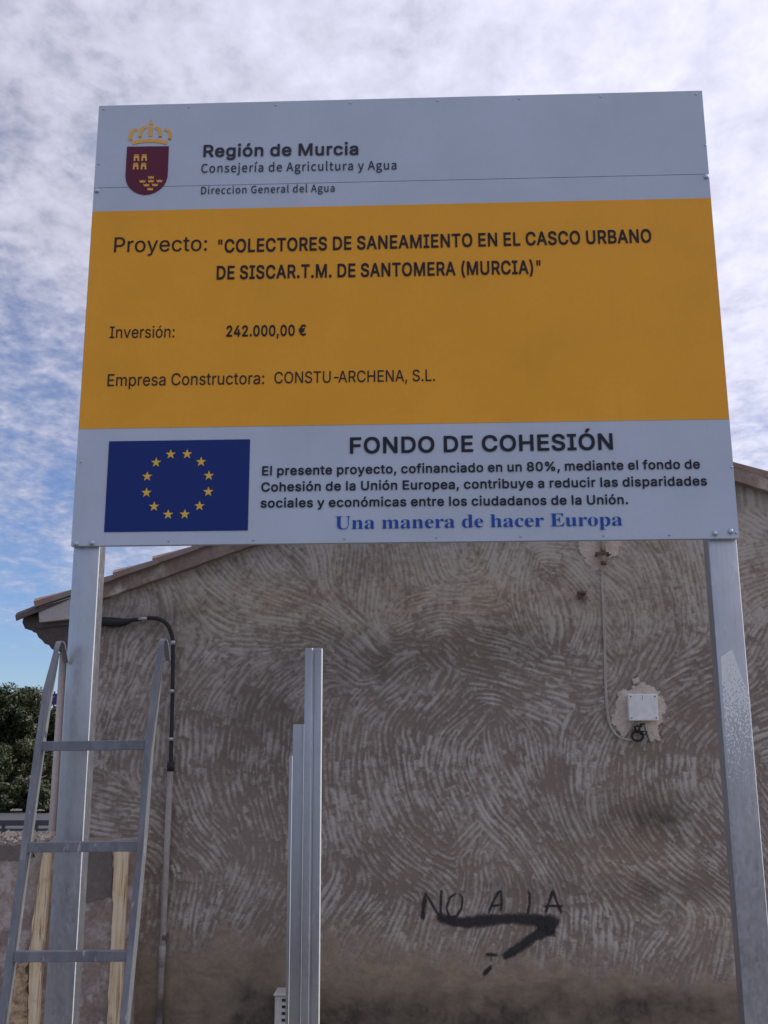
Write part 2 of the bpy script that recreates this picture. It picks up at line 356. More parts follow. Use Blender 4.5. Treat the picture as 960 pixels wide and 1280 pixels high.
glyph('B', 44, 434, (46,-270,40,-256,40,-220,102,170,109,176,124,178,286,178,304,174,310,158,308,116,302,104,200,-268,190,-273,178,-274,64,-274))
glyph('B', 46, 434, (94,-13,76,9,74,22,67,34,64,82,67,130,74,142,76,155,94,177,118,196,142,205,178,210,208,210,238,205,250,198,263,196,287,178,304,155,307,142,315,130,318,82,315,34,307,22,304,9,287,-14,263,-32,250,-34,238,-41,178,-44,142,-41,118,-32))
glyph('B', 48, 964, (180,63,138,124,132,142,103,202,91,256,79,286,64,388,60,514,65,634,79,730,91,760,103,814,132,874,138,892,180,953,230,1000,288,1036,348,1053,360,1059,438,1068,474,1068,546,1059,594,1042,618,1038,676,1000,728,952,768,892,774,874,803,814,810,778,827,730,842,628,846,502,841,382,827,286,810,238,803,202,774,142,768,124,727,64,678,17,618,-20,564,-34,552,-40,474,-50,438,-50,360,-41,306,-22,288,-20,230,16), (358,178,399,148,420,140,468,137,486,140,507,148,546,176,585,220,612,268,639,358,648,430,652,508,643,634,624,718,612,751,585,796,550,838,504,871,468,882,438,881,402,871,356,838,321,796,295,748,283,718,267,658,258,586,254,508,258,430,267,358,284,298,304,250,321,220))
glyph('B', 50, 964, (96,-30,92,-12,92,108,97,126,537,600,587,678,603,750,601,774,590,801,566,829,536,857,512,868,440,883,410,878,380,867,351,846,321,816,303,786,294,762,289,702,284,692,266,688,105,690,98,696,96,708,101,804,108,822,116,863,134,896,138,912,173,960,211,996,259,1026,272,1029,314,1049,332,1051,374,1062,434,1068,470,1068,530,1061,560,1052,584,1049,621,1032,638,1028,687,996,722,963,756,918,759,906,779,870,781,852,794,816,798,732,777,612,703,486,566,329,398,150,788,150,806,148,812,141,814,126,812,-27,806,-34,788,-36,116,-36,104,-35))
glyph('B', 52, 964, (50,178,45,186,44,198,46,342,463,1050,494,1054,638,1054,652,1050,658,1032,656,990,286,366,296,362,524,362,528,366,528,648,532,666,542,671,554,672,698,672,716,668,721,660,722,648,722,366,728,362,848,361,860,354,862,336,862,198,858,180,842,174,722,174,722,-12,718,-30,710,-35,686,-36,548,-36,532,-30,528,-12,528,168,524,174,68,174))
glyph('B', 56, 964, (151,52,116,94,90,142,87,160,73,196,68,256,71,334,79,358,81,376,93,400,96,418,118,454,146,490,172,514,200,532,202,538,188,546,154,586,126,634,118,670,112,682,104,742,104,778,111,832,116,844,124,886,143,916,146,928,181,970,215,1000,265,1030,278,1032,314,1050,338,1053,374,1064,470,1068,530,1064,566,1053,590,1050,626,1032,639,1030,689,1000,723,970,756,928,780,886,788,844,793,832,800,778,800,742,794,688,781,652,778,634,750,586,716,546,702,538,704,532,734,513,764,484,786,454,808,418,812,400,825,376,826,358,833,334,838,256,831,196,819,160,816,142,788,94,754,52,710,16,662,-12,614,-26,602,-33,566,-38,542,-45,434,-50,368,-46,302,-33,290,-26,242,-10,194,16), (308,190,338,166,368,149,416,136,488,136,534,148,566,166,590,185,620,219,634,250,637,274,632,309,618,340,596,370,560,399,530,419,488,432,452,434,416,431,386,423,345,400,308,370,286,340,272,309,267,280,270,250,284,219), (338,668,368,641,380,635,452,618,512,630,530,638,568,670,589,700,599,724,600,772,590,802,567,832,542,856,515,868,452,882,389,868,368,860,332,827,312,796,304,772,305,724,315,700))
glyph('B', 65, 1018, (2,-32,-4,-18,-3,24,4,36,364,1026,368,1045,374,1052,386,1054,578,1052,586,1044,590,1026,954,36,961,24,962,-18,958,-30,950,-35,932,-36,776,-36,758,-31,661,246,302,248,296,244,200,-32,170,-36,20,-36), (364,438,374,434,584,434,593,438,548,564,540,576,537,594,500,708,493,720,491,738,476,778,460,714,453,702,418,594,416,577,410,569))
glyph('B', 66, 970, (88,-30,84,-6,86,1044,90,1050,108,1054,498,1054,570,1049,594,1042,630,1037,648,1028,688,1014,732,985,762,956,796,912,800,894,814,870,821,834,828,816,832,732,829,684,823,666,821,648,814,636,804,607,744,541,731,534,756,522,786,500,811,474,838,432,841,420,857,390,859,372,868,342,872,288,868,204,856,168,854,150,837,120,834,107,804,65,766,30,714,2,696,-2,654,-20,588,-32,504,-36,108,-36,96,-35), (288,150,486,150,552,156,582,163,624,187,661,228,670,246,674,276,671,300,662,324,638,360,606,390,564,414,534,421,492,426,288,426), (288,606,468,606,540,622,558,629,600,663,620,690,631,714,635,744,624,789,594,828,552,855,534,861,474,868,288,867))
glyph('B', 67, 1078, (206,68,150,130,106,202,80,275,72,286,53,382,44,490,52,628,72,730,80,743,106,814,150,886,206,948,272,1002,288,1006,338,1030,345,1036,368,1040,428,1059,518,1068,554,1068,704,1043,734,1029,752,1026,761,1018,794,1004,836,973,872,940,902,906,930,862,952,820,961,784,968,772,970,754,981,718,982,676,976,664,956,660,788,662,782,670,780,682,751,754,674,831,614,861,536,875,482,869,456,862,405,838,356,799,308,745,278,693,263,652,249,586,242,508,249,430,263,364,278,325,308,271,352,220,404,179,434,164,482,148,506,145,536,143,596,152,614,157,680,190,749,262,780,334,782,346,788,354,818,356,974,354,982,340,981,298,970,262,968,244,961,232,952,196,944,187,930,154,902,112,872,75,794,14,753,-8,734,-12,710,-24,672,-32,656,-39,608,-47,518,-50,428,-41,410,-34,345,-20,284,13,272,16))
glyph('B', 68, 1062, (88,-30,84,-6,86,1044,96,1053,114,1054,462,1054,564,1046,636,1027,654,1025,720,993,733,990,800,942,856,882,900,810,904,792,933,726,938,690,951,636,960,516,952,390,933,294,904,228,900,210,856,138,798,76,732,30,714,25,648,-7,630,-9,558,-29,444,-36,108,-36,96,-35), (288,150,426,150,474,154,504,157,564,173,600,189,654,228,701,282,731,336,743,372,758,438,762,510,758,582,743,648,731,684,698,744,653,792,606,828,570,844,510,861,444,868,294,868,286,864))
glyph('B', 69, 896, (88,-30,84,-6,86,1044,90,1050,108,1054,756,1054,774,1050,780,1032,780,894,778,876,771,870,294,868,286,864,288,609,726,608,738,606,744,600,746,570,746,444,744,432,738,424,720,422,288,422,286,156,288,150,774,149,782,144,786,132,786,-12,782,-30,774,-35,750,-36,108,-36,96,-35))
glyph('B', 70, 878, (88,-30,84,-6,86,1044,90,1050,108,1054,750,1054,768,1050,774,1032,774,894,772,876,765,870,294,868,286,864,286,594,702,592,720,590,726,582,728,570,727,420,720,408,708,406,288,405,286,-12,282,-30,270,-36,246,-36,102,-36))
glyph('B', 72, 1092, (88,-30,84,-6,84,1026,86,1044,89,1050,108,1054,264,1054,276,1052,284,1044,286,618,294,614,744,614,748,618,750,1045,756,1052,768,1054,930,1054,944,1050,948,1044,950,1026,950,-6,946,-30,930,-36,774,-36,756,-34,750,-27,748,420,744,428,288,428,286,-12,282,-30,270,-36,246,-36,102,-36))
glyph('B', 73, 660, (32,-32,27,-24,26,-12,26,126,30,144,44,150,200,150,200,864,194,868,50,868,32,872,26,888,28,1044,32,1050,50,1054,548,1054,566,1052,572,1044,574,1032,572,876,566,870,554,868,410,868,402,864,402,156,404,150,554,150,570,144,574,126,572,-27,566,-34,548,-36,50,-36))
glyph('B', 76, 844, (88,-30,84,-6,84,1038,89,1050,102,1054,270,1054,282,1048,286,1032,288,150,732,150,750,148,756,141,758,132,757,-24,750,-34,732,-36,108,-36,96,-35))
glyph('B', 77, 1314, (88,-30,84,-6,84,1026,86,1044,89,1050,108,1054,312,1054,330,1052,336,1048,582,408,588,402,591,384,609,342,612,324,630,277,647,324,650,342,667,384,670,402,678,414,914,1026,918,1045,924,1052,942,1054,1146,1054,1166,1050,1170,1044,1172,1026,1172,-6,1168,-30,1152,-36,996,-36,978,-32,973,-24,972,618,961,606,947,558,939,546,791,168,721,-12,719,-24,714,-32,696,-36,558,-36,540,-30,535,-12,313,546,306,555,304,570,283,618,279,-24,270,-34,258,-36,102,-36))
glyph('B', 78, 1104, (88,-30,84,-6,84,1026,86,1044,89,1050,120,1054,288,1054,302,1050,750,342,762,330,764,1044,768,1050,786,1054,942,1054,956,1050,960,1044,962,1026,962,-6,958,-30,948,-35,924,-36,762,-36,750,-35,742,-30,370,552,288,694,283,684,286,588,285,-24,276,-34,264,-36,102,-36))
glyph('B', 79, 1124, (206,68,150,130,106,202,80,275,72,286,53,382,44,490,52,628,72,730,80,743,106,814,150,886,206,948,272,1002,288,1006,338,1030,345,1036,368,1040,428,1059,530,1068,638,1060,704,1039,722,1036,734,1028,798,1000,860,950,914,891,962,814,966,796,987,742,994,730,1010,646,1015,634,1022,508,1015,382,1010,370,994,286,986,274,965,220,962,202,918,130,860,66,795,16,770,6,723,-20,704,-22,638,-42,554,-50,518,-50,428,-41,410,-34,345,-20,284,13,272,16), (352,220,404,179,458,154,482,147,530,142,584,147,614,156,661,178,710,217,757,268,788,323,803,364,819,430,824,508,819,586,804,652,788,694,757,748,709,802,662,839,632,855,584,870,536,875,482,869,434,853,404,839,351,796,311,748,278,693,263,652,249,586,242,508,249,430,263,364,278,323,312,268))
glyph('B', 82, 956, (88,-30,84,-6,86,1044,90,1050,108,1054,486,1054,564,1048,636,1034,648,1027,696,1010,744,977,782,942,814,894,818,876,837,840,841,810,849,786,854,690,849,624,844,612,837,570,817,528,814,516,782,468,742,432,686,396,888,30,892,0,888,-30,876,-36,852,-36,690,-36,674,-30,468,357,462,360,288,360,286,-12,282,-31,264,-36,114,-36,96,-35), (288,546,510,548,551,558,588,577,620,606,630,620,642,640,651,672,654,702,651,738,640,774,624,801,589,834,564,850,510,865,462,868,288,867))
glyph('B', 83, 952, (130,50,96,90,68,138,57,180,50,192,40,258,40,294,46,306,76,310,220,310,238,306,242,300,245,276,256,240,274,210,306,180,346,155,454,134,490,137,532,147,568,164,586,176,599,186,633,222,650,252,655,276,651,300,634,326,556,382,454,415,341,444,333,450,262,472,208,502,196,504,141,546,100,599,96,618,77,660,68,726,68,762,73,822,87,858,90,876,118,926,154,968,196,1000,250,1030,292,1043,304,1050,370,1064,472,1068,538,1064,604,1050,616,1043,658,1030,707,1002,752,966,785,930,814,882,817,864,831,828,838,774,838,738,832,724,814,720,664,720,646,722,639,732,634,768,626,786,610,810,570,846,521,870,448,881,406,877,370,868,340,853,310,830,283,798,271,774,267,750,270,732,274,723,296,696,376,643,460,615,550,593,562,587,634,564,652,562,752,504,822,426,831,396,839,384,841,366,848,348,852,270,848,204,830,144,803,96,772,56,728,18,673,-12,658,-15,616,-34,544,-49,430,-54,358,-50,286,-36,274,-29,232,-17,177,12))
glyph('B', 84, 956, (354,-30,350,-6,350,864,346,868,52,868,34,872,28,888,30,1044,34,1050,52,1054,844,1054,862,1052,868,1044,870,1014,870,888,868,876,862,870,844,868,556,868,550,864,549,-24,544,-32,526,-36,370,-36))
glyph('B', 85, 1092, (174,79,138,130,114,182,108,189,105,212,90,260,84,326,84,1028,86,1046,96,1053,120,1054,264,1054,276,1052,282,1046,284,1028,284,362,288,320,302,278,318,248,334,224,372,188,408,164,432,154,474,142,516,140,564,143,606,155,627,164,664,188,699,224,726,260,744,314,750,362,750,1028,752,1046,759,1052,774,1054,942,1052,948,1045,950,1028,950,326,944,260,937,242,926,188,918,178,900,133,860,80,810,32,753,-4,703,-22,690,-30,666,-33,612,-48,522,-52,420,-48,366,-33,348,-31,300,-9,281,-4,222,34))
glyph('B', 97, 836, (90,26,64,60,42,99,36,130,29,144,24,198,28,276,36,300,38,318,46,330,54,352,74,378,96,399,129,420,144,423,216,450,223,456,336,476,462,491,498,501,513,516,501,564,450,611,390,624,330,613,318,606,266,570,230,516,222,513,174,514,162,520,54,548,48,555,46,564,47,606,66,642,68,654,96,692,126,723,162,750,174,753,204,771,216,772,246,786,372,804,408,804,504,792,516,784,582,758,600,754,630,732,656,702,678,667,680,654,695,624,697,606,706,576,710,510,710,-12,706,-30,690,-36,534,-36,522,-31,519,-24,516,8,456,-32,336,-54,252,-49,204,-40,180,-28,161,-24,120,-1), (236,174,288,138,342,127,386,132,418,144,450,165,480,194,499,222,511,252,515,276,516,324,420,306,354,299,303,288,288,281,240,250,224,228,222,216))
glyph('B', 98, 906, (76,-32,71,-22,70,-10,71,1040,76,1050,88,1054,250,1053,262,1046,264,1034,264,752,268,743,316,780,334,784,352,793,370,794,394,802,442,804,538,800,580,785,601,782,610,775,658,753,701,716,742,668,774,614,789,560,796,548,807,488,811,476,816,374,811,278,806,266,796,206,789,194,774,140,742,84,700,34,658,1,610,-22,604,-28,586,-30,538,-48,472,-52,394,-49,382,-44,352,-40,340,-32,316,-26,262,17,259,-22,256,-30,250,-34,94,-36), (324,188,358,158,394,138,436,131,478,135,490,139,521,158,559,194,586,231,604,271,618,332,620,380,617,428,604,485,588,524,562,562,523,596,490,615,442,624,406,620,358,597,322,563,296,530,278,488,264,428,262,380,265,326,273,284,286,247,298,224))
glyph('B', 99, 850, (152,42,112,86,80,140,61,194,54,206,44,263,39,278,32,356,38,470,51,524,53,542,74,591,78,608,113,668,152,710,206,754,254,776,260,782,314,793,326,799,428,804,542,789,626,748,638,746,712,674,718,656,759,578,760,536,756,524,746,519,728,517,626,488,584,489,574,494,553,542,503,596,464,614,416,623,380,620,362,614,326,593,290,559,253,500,240,464,233,422,228,374,232,332,241,284,254,248,288,194,327,158,362,139,380,134,410,129,452,135,470,141,506,159,555,212,572,248,574,260,584,269,632,269,644,263,752,238,758,234,762,224,761,182,713,80,644,11,560,-28,548,-36,434,-52,398,-52,326,-45,314,-39,261,-28,254,-22,206,-2))
glyph('B', 100, 906, (146,37,106,86,76,140,59,194,52,206,36,284,32,386,37,476,43,494,52,548,59,560,76,614,106,668,146,714,194,754,236,774,248,782,266,785,308,799,410,804,458,801,476,795,500,792,512,785,536,778,584,740,588,1046,596,1052,608,1054,771,1052,778,1046,780,1028,780,-10,778,-28,770,-34,758,-36,602,-35,592,-28,590,14,584,15,530,-26,518,-29,494,-41,452,-50,404,-52,308,-47,266,-31,248,-28,206,-5,194,-2), (290,192,326,159,362,138,410,130,440,134,458,139,488,155,524,186,551,224,560,242,580,308,588,374,584,428,572,488,554,527,526,566,492,596,458,615,410,624,374,620,357,614,326,595,290,564,262,524,253,506,240,470,233,428,228,380,232,332,240,290,255,248,263,230))
glyph('B', 101, 866, (152,39,112,86,80,140,61,194,54,206,44,263,39,278,32,356,37,470,43,488,54,542,61,554,76,608,110,664,150,710,200,750,260,781,284,785,320,799,428,804,554,783,584,768,596,766,638,741,668,714,699,680,728,638,732,620,748,590,751,572,765,536,775,476,778,326,774,308,764,303,752,302,236,302,234,296,247,248,272,208,303,176,338,149,386,133,422,129,476,138,488,143,539,176,582,242,590,245,632,246,650,239,758,216,764,209,766,200,765,158,753,134,750,116,728,80,698,44,670,20,632,-6,620,-9,590,-27,559,-34,548,-40,494,-50,410,-52,332,-45,284,-31,266,-29,218,-4,206,-2), (242,479,566,478,572,482,566,505,549,536,524,570,494,598,458,616,410,624,362,616,332,602,296,573,254,519,240,488))
glyph('B', 102, 566, (132,-32,127,-24,126,-12,126,618,-6,618,-20,624,-24,642,-22,786,-15,792,-6,794,120,794,126,798,128,924,137,948,140,966,160,1002,180,1026,210,1052,240,1070,360,1096,462,1090,492,1079,510,1077,517,1074,522,1062,521,1020,515,1008,486,905,474,900,438,900,420,907,396,911,366,908,336,886,322,858,320,798,324,794,474,794,483,792,490,786,492,648,491,630,486,622,480,619,324,618,320,612,319,-24,312,-34,300,-36,150,-36))
glyph('B', 103, 908, (134,-252,68,-164,67,-116,74,-104,176,-48,224,-47,232,-50,278,-104,332,-141,416,-157,464,-153,488,-145,530,-122,569,-80,583,-38,586,34,584,37,530,-2,512,-6,499,-14,470,-18,458,-23,380,-26,308,-21,290,-14,248,-6,236,3,196,22,152,52,110,100,76,154,67,184,52,214,43,268,37,286,32,382,36,478,50,532,51,550,59,562,78,616,110,670,152,718,194,754,236,773,248,782,296,793,308,799,404,804,458,801,472,796,500,792,512,785,536,778,590,736,592,784,602,793,758,794,774,790,778,784,780,766,780,-32,775,-104,769,-116,761,-158,734,-207,698,-250,656,-282,644,-285,608,-306,590,-309,554,-323,494,-334,398,-338,290,-327,260,-316,241,-314), (292,208,327,178,362,161,410,154,446,158,494,178,524,204,554,243,572,278,585,334,588,388,585,436,572,491,554,532,530,563,491,598,458,616,410,624,374,620,344,607,326,597,288,562,262,526,254,508,241,472,232,430,228,388,232,340,241,298,254,262,263,244))
glyph('B', 104, 878, (74,-30,70,-6,70,1038,75,1050,88,1054,250,1053,258,1050,264,1038,264,762,268,751,322,782,364,792,376,799,442,804,526,801,556,791,574,789,589,780,622,769,658,743,688,710,714,672,719,654,735,618,745,564,750,498,749,-24,742,-34,730,-36,574,-36,560,-30,556,-12,556,462,550,516,541,540,520,571,480,606,460,615,418,622,394,620,369,612,328,588,299,558,280,531,268,497,264,450,264,-12,260,-30,250,-35,226,-36,88,-36))
glyph('B', 105, 392, (74,-30,70,-6,71,780,76,790,88,794,250,793,262,786,264,768,263,-24,256,-34,244,-36,88,-36), (76,931,62,948,51,972,46,1020,52,1067,58,1074,60,1086,76,1106,99,1122,124,1131,148,1136,184,1136,214,1131,238,1122,256,1110,273,1092,285,1062,288,1026,286,978,274,948,258,930,238,914,226,912,214,905,160,902,119,906,112,912,100,914))
glyph('B', 108, 414, (84,-30,80,-6,81,1062,86,1072,98,1076,260,1076,274,1068,276,1050,275,-24,266,-34,254,-36,98,-36))
glyph('B', 109, 1278, (74,-30,70,-6,70,768,71,780,76,790,94,794,250,792,256,788,259,780,262,745,322,787,340,789,418,808,454,808,508,802,568,781,604,754,640,713,736,784,856,808,934,806,964,796,982,794,994,786,1024,776,1060,753,1090,722,1116,684,1125,654,1134,642,1145,588,1150,528,1150,-12,1149,-24,1144,-32,1126,-36,976,-36,964,-34,958,-27,956,504,953,528,944,558,910,599,874,619,838,624,808,621,784,613,724,551,706,486,706,-12,705,-24,700,-32,682,-36,532,-36,520,-34,514,-27,511,528,503,558,472,594,442,615,406,623,352,611,328,599,290,558,278,540,267,510,264,474,262,-27,256,-34,238,-36,88,-36))
glyph('B', 110, 878, (74,-30,70,-6,70,768,72,786,79,792,88,794,250,792,256,788,259,780,262,746,274,756,313,774,322,782,364,792,376,799,442,804,520,802,556,791,574,789,604,774,616,772,656,744,688,710,714,672,719,654,735,618,745,564,750,486,750,-12,746,-30,736,-35,712,-36,574,-36,560,-30,556,-12,556,462,550,516,541,540,520,571,480,606,460,615,418,622,394,620,369,612,328,588,299,558,280,531,268,497,264,450,264,-12,260,-30,250,-35,226,-36,88,-36))
glyph('B', 111, 888, (152,42,112,86,80,140,61,194,54,206,44,263,39,278,32,356,38,470,51,524,53,542,74,591,78,608,113,668,152,710,206,754,254,776,260,782,314,793,326,799,422,804,506,799,518,793,569,782,614,757,626,754,680,710,717,668,752,609,770,554,776,547,788,484,794,470,798,368,793,278,778,224,776,206,769,194,752,143,718,86,676,38,626,-2,614,-4,569,-28,518,-39,506,-45,434,-52,398,-52,326,-45,314,-39,261,-28,254,-22,206,-2), (290,192,326,159,362,139,416,129,452,134,470,139,506,160,542,195,569,230,577,248,592,290,600,332,600,416,591,464,570,518,542,558,506,592,468,614,452,619,416,624,380,620,362,614,326,593,290,559,253,500,240,464,233,422,228,374,232,332,241,284,254,248,263,230))
glyph('B', 112, 906, (76,-318,71,-310,70,-292,70,764,74,788,82,793,94,794,250,792,259,782,262,738,316,780,334,784,352,793,400,802,472,804,538,800,580,785,601,782,610,775,652,756,701,716,737,674,774,614,789,560,796,548,807,488,811,476,816,386,812,284,796,206,789,194,774,140,742,84,700,34,658,1,610,-22,604,-28,556,-40,544,-47,442,-52,394,-49,382,-44,352,-40,340,-32,316,-24,268,13,264,2,264,-298,260,-316,250,-321,238,-322,94,-322), (324,188,358,158,394,138,436,131,478,135,490,139,521,158,559,194,586,231,604,271,618,332,620,380,617,428,604,485,588,524,562,562,523,596,490,615,442,624,406,620,358,597,322,563,296,530,278,488,264,428,262,380,265,326,273,284,286,247,298,224))
glyph('B', 114, 576, (74,-30,70,-6,70,768,72,786,79,792,88,794,244,794,258,786,262,756,274,766,316,788,334,791,358,801,418,806,514,802,520,795,522,780,522,630,516,612,502,608,472,608,412,615,358,604,328,585,298,558,280,534,267,504,264,468,264,-12,260,-30,250,-35,226,-36,88,-36))
glyph('B', 115, 788, (117,20,93,44,66,80,64,92,48,119,36,170,36,206,42,220,168,250,215,248,222,242,229,212,247,182,282,149,318,133,360,127,402,130,450,150,488,182,497,206,495,218,480,237,450,261,414,274,294,303,276,305,228,323,210,326,174,345,156,350,112,386,82,428,78,446,65,476,58,530,63,614,72,632,76,656,92,680,96,692,126,725,162,754,174,757,204,774,222,778,246,790,300,801,366,804,444,802,492,793,516,782,534,778,558,763,570,760,605,734,630,708,673,620,682,608,684,560,678,548,570,524,558,519,510,520,504,524,498,544,481,572,450,605,408,626,372,629,330,623,299,608,264,573,257,560,256,548,258,540,287,512,378,476,480,453,497,446,549,434,558,427,600,408,643,374,674,332,678,314,691,284,698,230,698,194,693,146,686,134,678,100,655,62,628,32,589,2,546,-22,528,-25,498,-38,444,-49,372,-52,300,-50,240,-40,228,-34,198,-28,186,-20,159,-10))
glyph('B', 116, 512, (154,10,122,52,108,94,102,100,94,166,93,616,-6,618,-19,622,-24,640,-24,778,-19,790,-12,793,93,796,94,958,96,970,102,976,270,978,282,974,287,964,288,796,426,794,439,790,444,778,444,640,439,622,426,618,288,616,288,202,291,172,297,160,324,138,342,136,384,144,414,144,431,142,438,136,456,40,461,28,462,-14,456,-28,420,-35,408,-41,318,-44,252,-37,216,-22,199,-20))
glyph('B', 117, 878, (160,18,130,50,104,92,100,109,85,140,84,158,72,200,70,764,74,788,88,794,238,794,256,792,262,785,264,290,268,248,276,224,299,188,333,158,346,149,364,142,406,136,430,139,454,147,492,170,520,200,539,230,554,272,556,308,556,770,560,788,568,793,580,794,724,794,742,792,748,785,750,770,750,-10,748,-28,742,-34,730,-36,574,-35,562,-28,559,8,556,12,544,2,505,-16,496,-24,454,-34,442,-41,346,-46,292,-41,280,-36,244,-30,219,-16,202,-12))
glyph('B', 121, 836, (64,-310,58,-296,59,-254,65,-242,88,-145,94,-138,106,-136,190,-141,226,-120,232,-114,264,-56,285,-2,8,718,0,730,-2,772,3,790,22,794,184,794,196,792,202,785,206,766,358,346,365,334,366,322,388,254,410,316,413,334,420,346,579,790,604,794,754,794,772,790,778,778,776,730,768,718,445,-128,442,-143,392,-230,388,-242,304,-306,196,-326,112,-322))
glyph('B', 211, 1124, (206,68,150,130,106,202,80,275,72,286,53,382,44,490,52,628,72,730,80,743,106,814,150,886,206,948,272,1002,288,1006,338,1030,345,1036,368,1040,428,1059,530,1068,638,1060,704,1039,722,1036,734,1028,798,1000,860,950,914,891,962,814,966,796,987,742,994,730,1010,646,1015,634,1022,508,1015,382,1010,370,994,286,986,274,965,220,962,202,918,130,860,66,795,16,770,6,723,-20,704,-22,638,-42,554,-50,518,-50,428,-41,410,-34,345,-20,284,13,272,16), (352,220,404,179,458,154,482,147,530,142,584,147,614,156,661,178,710,217,757,268,788,323,803,364,819,430,824,508,819,586,804,652,788,694,757,748,709,802,662,839,632,855,584,870,536,875,482,869,434,853,404,839,351,796,311,748,278,693,263,652,249,586,242,508,249,430,263,364,278,323,312,268), (452,1126,445,1138,446,1186,454,1198,540,1378,542,1390,548,1396,728,1398,740,1396,746,1390,748,1372,746,1335,608,1126,578,1124))
glyph('B', 243, 888, (152,42,112,86,80,140,61,194,54,206,44,263,39,278,32,356,38,470,51,524,53,542,74,591,78,608,113,668,152,710,206,754,254,776,260,782,314,793,326,799,422,804,506,799,518,793,569,782,614,757,626,754,680,710,717,668,752,609,770,554,776,547,788,484,794,470,798,368,793,278,778,224,776,206,769,194,752,143,718,86,676,38,626,-2,614,-4,569,-28,518,-39,506,-45,434,-52,398,-52,326,-45,314,-39,261,-28,254,-22,206,-2), (290,192,326,159,362,139,416,129,452,134,470,139,506,160,542,195,569,230,577,248,592,290,600,332,600,416,591,464,570,518,542,558,506,592,468,614,452,619,416,624,380,620,362,614,326,593,290,559,253,500,240,464,233,422,228,374,232,332,241,284,254,248,263,230), (331,878,326,896,328,938,337,950,426,1142,440,1146,602,1146,620,1144,626,1140,630,1124,628,1082,492,878,482,874,458,874,350,874))
glyph('B', 8364, 986, (2,326,-4,340,-3,382,4,394,37,490,50,494,116,494,120,502,119,520,116,522,14,522,2,526,-2,532,-3,580,6,598,36,688,50,694,140,694,146,730,153,742,173,796,176,814,182,820,218,890,270,952,328,1000,386,1028,398,1036,416,1039,476,1059,560,1068,596,1068,698,1055,710,1048,746,1039,776,1023,794,1018,836,992,878,956,882,940,880,898,872,888,835,808,830,790,824,784,770,784,698,838,644,863,578,875,530,869,506,863,464,841,416,798,377,748,350,694,740,694,758,690,764,676,763,634,712,526,692,522,326,522,319,520,318,508,319,496,326,494,656,494,672,490,678,478,677,436,626,326,608,322,356,322,359,304,377,268,416,220,458,182,506,155,536,146,572,142,644,154,692,174,764,226,782,228,819,226,826,220,829,208,880,106,878,58,836,24,794,-4,776,-8,746,-23,710,-31,698,-37,644,-46,560,-50,476,-41,416,-22,398,-20,326,19,266,70,218,128,182,196,176,202,173,220,153,274,146,286,140,322,20,322))
glyph('R', 32, 376)
glyph('R', 44, 384, (77,-243,71,-237,131,143,137,147,275,147,279,141,278,135,173,-240,167,-243))
glyph('R', 45, 914, (229,371,223,377,223,491,229,493,679,491,679,377,673,371))
glyph('R', 46, 384, (119,17,107,30,98,53,95,83,97,107,105,131,121,149,143,167,161,174,191,179,239,167,261,149,275,131,283,113,287,83,284,53,272,29,257,11,239,-3,221,-9,191,-13,161,-10,143,-3))
glyph('R', 58, 384, (119,17,107,30,98,53,95,83,97,107,105,131,121,149,143,167,161,174,191,179,239,167,261,149,275,131,283,113,287,83,284,53,272,29,257,11,239,-3,221,-9,191,-13,161,-10,143,-3), (123,563,105,587,97,605,95,629,97,659,106,683,121,701,143,717,161,724,191,729,239,717,261,701,274,683,285,659,287,629,285,605,259,563,221,541,191,537,161,540))
glyph('R', 65, 968, (33,-5,27,1,29,7,397,1021,555,1023,931,1,927,-5,789,-5,784,1,687,272,681,279,279,279,273,277,176,1,171,-5), (321,403,639,403,569,601,477,894,387,601,319,409))
glyph('R', 67, 1028, (233,95,179,155,135,227,101,311,84,401,75,509,83,611,101,707,136,791,180,863,235,923,294,971,369,1007,447,1029,537,1037,681,1013,729,996,771,974,843,916,873,882,897,845,923,797,939,749,951,695,945,691,813,692,771,788,710,851,627,893,531,907,477,901,423,886,375,861,327,824,285,776,255,725,230,659,217,587,211,509,217,425,232,353,255,293,286,239,328,191,374,155,423,131,477,117,531,111,633,128,710,167,771,230,813,325,951,323,939,269,923,221,897,173,873,136,843,101,771,44,729,21,687,6,639,-8,591,-17,531,-19,447,-11,369,9,294,47))
glyph('R', 69, 846, (121,-5,115,1,115,1021,745,1023,749,1015,749,907,745,899,259,899,255,895,255,583,259,577,709,577,715,571,715,457,709,453,256,451,255,127,259,119,751,119,755,115,755,1,751,-5))
glyph('R', 72, 1042, (121,-5,115,1,115,1021,255,1021,255,589,259,583,775,583,779,589,779,1021,919,1021,919,1,913,-5,781,-5,779,1,778,457,259,459,255,451,255,1,253,-5))
glyph('R', 73, 610, (63,-5,57,1,57,115,63,119,231,121,231,895,225,899,57,901,57,1021,543,1021,543,901,375,899,371,895,371,127,375,119,537,119,543,115,543,1,537,-5))
glyph('R', 76, 794, (121,-5,115,1,115,1021,253,1023,256,121,721,119,727,115,727,1,721,-5))
glyph('R', 78, 1054, (121,-5,115,1,115,1021,277,1021,730,307,793,192,799,187,799,180,796,193,798,205,793,313,793,1021,931,1021,931,1,925,-5,769,-3,399,577,247,837,255,583,255,1,253,-5))
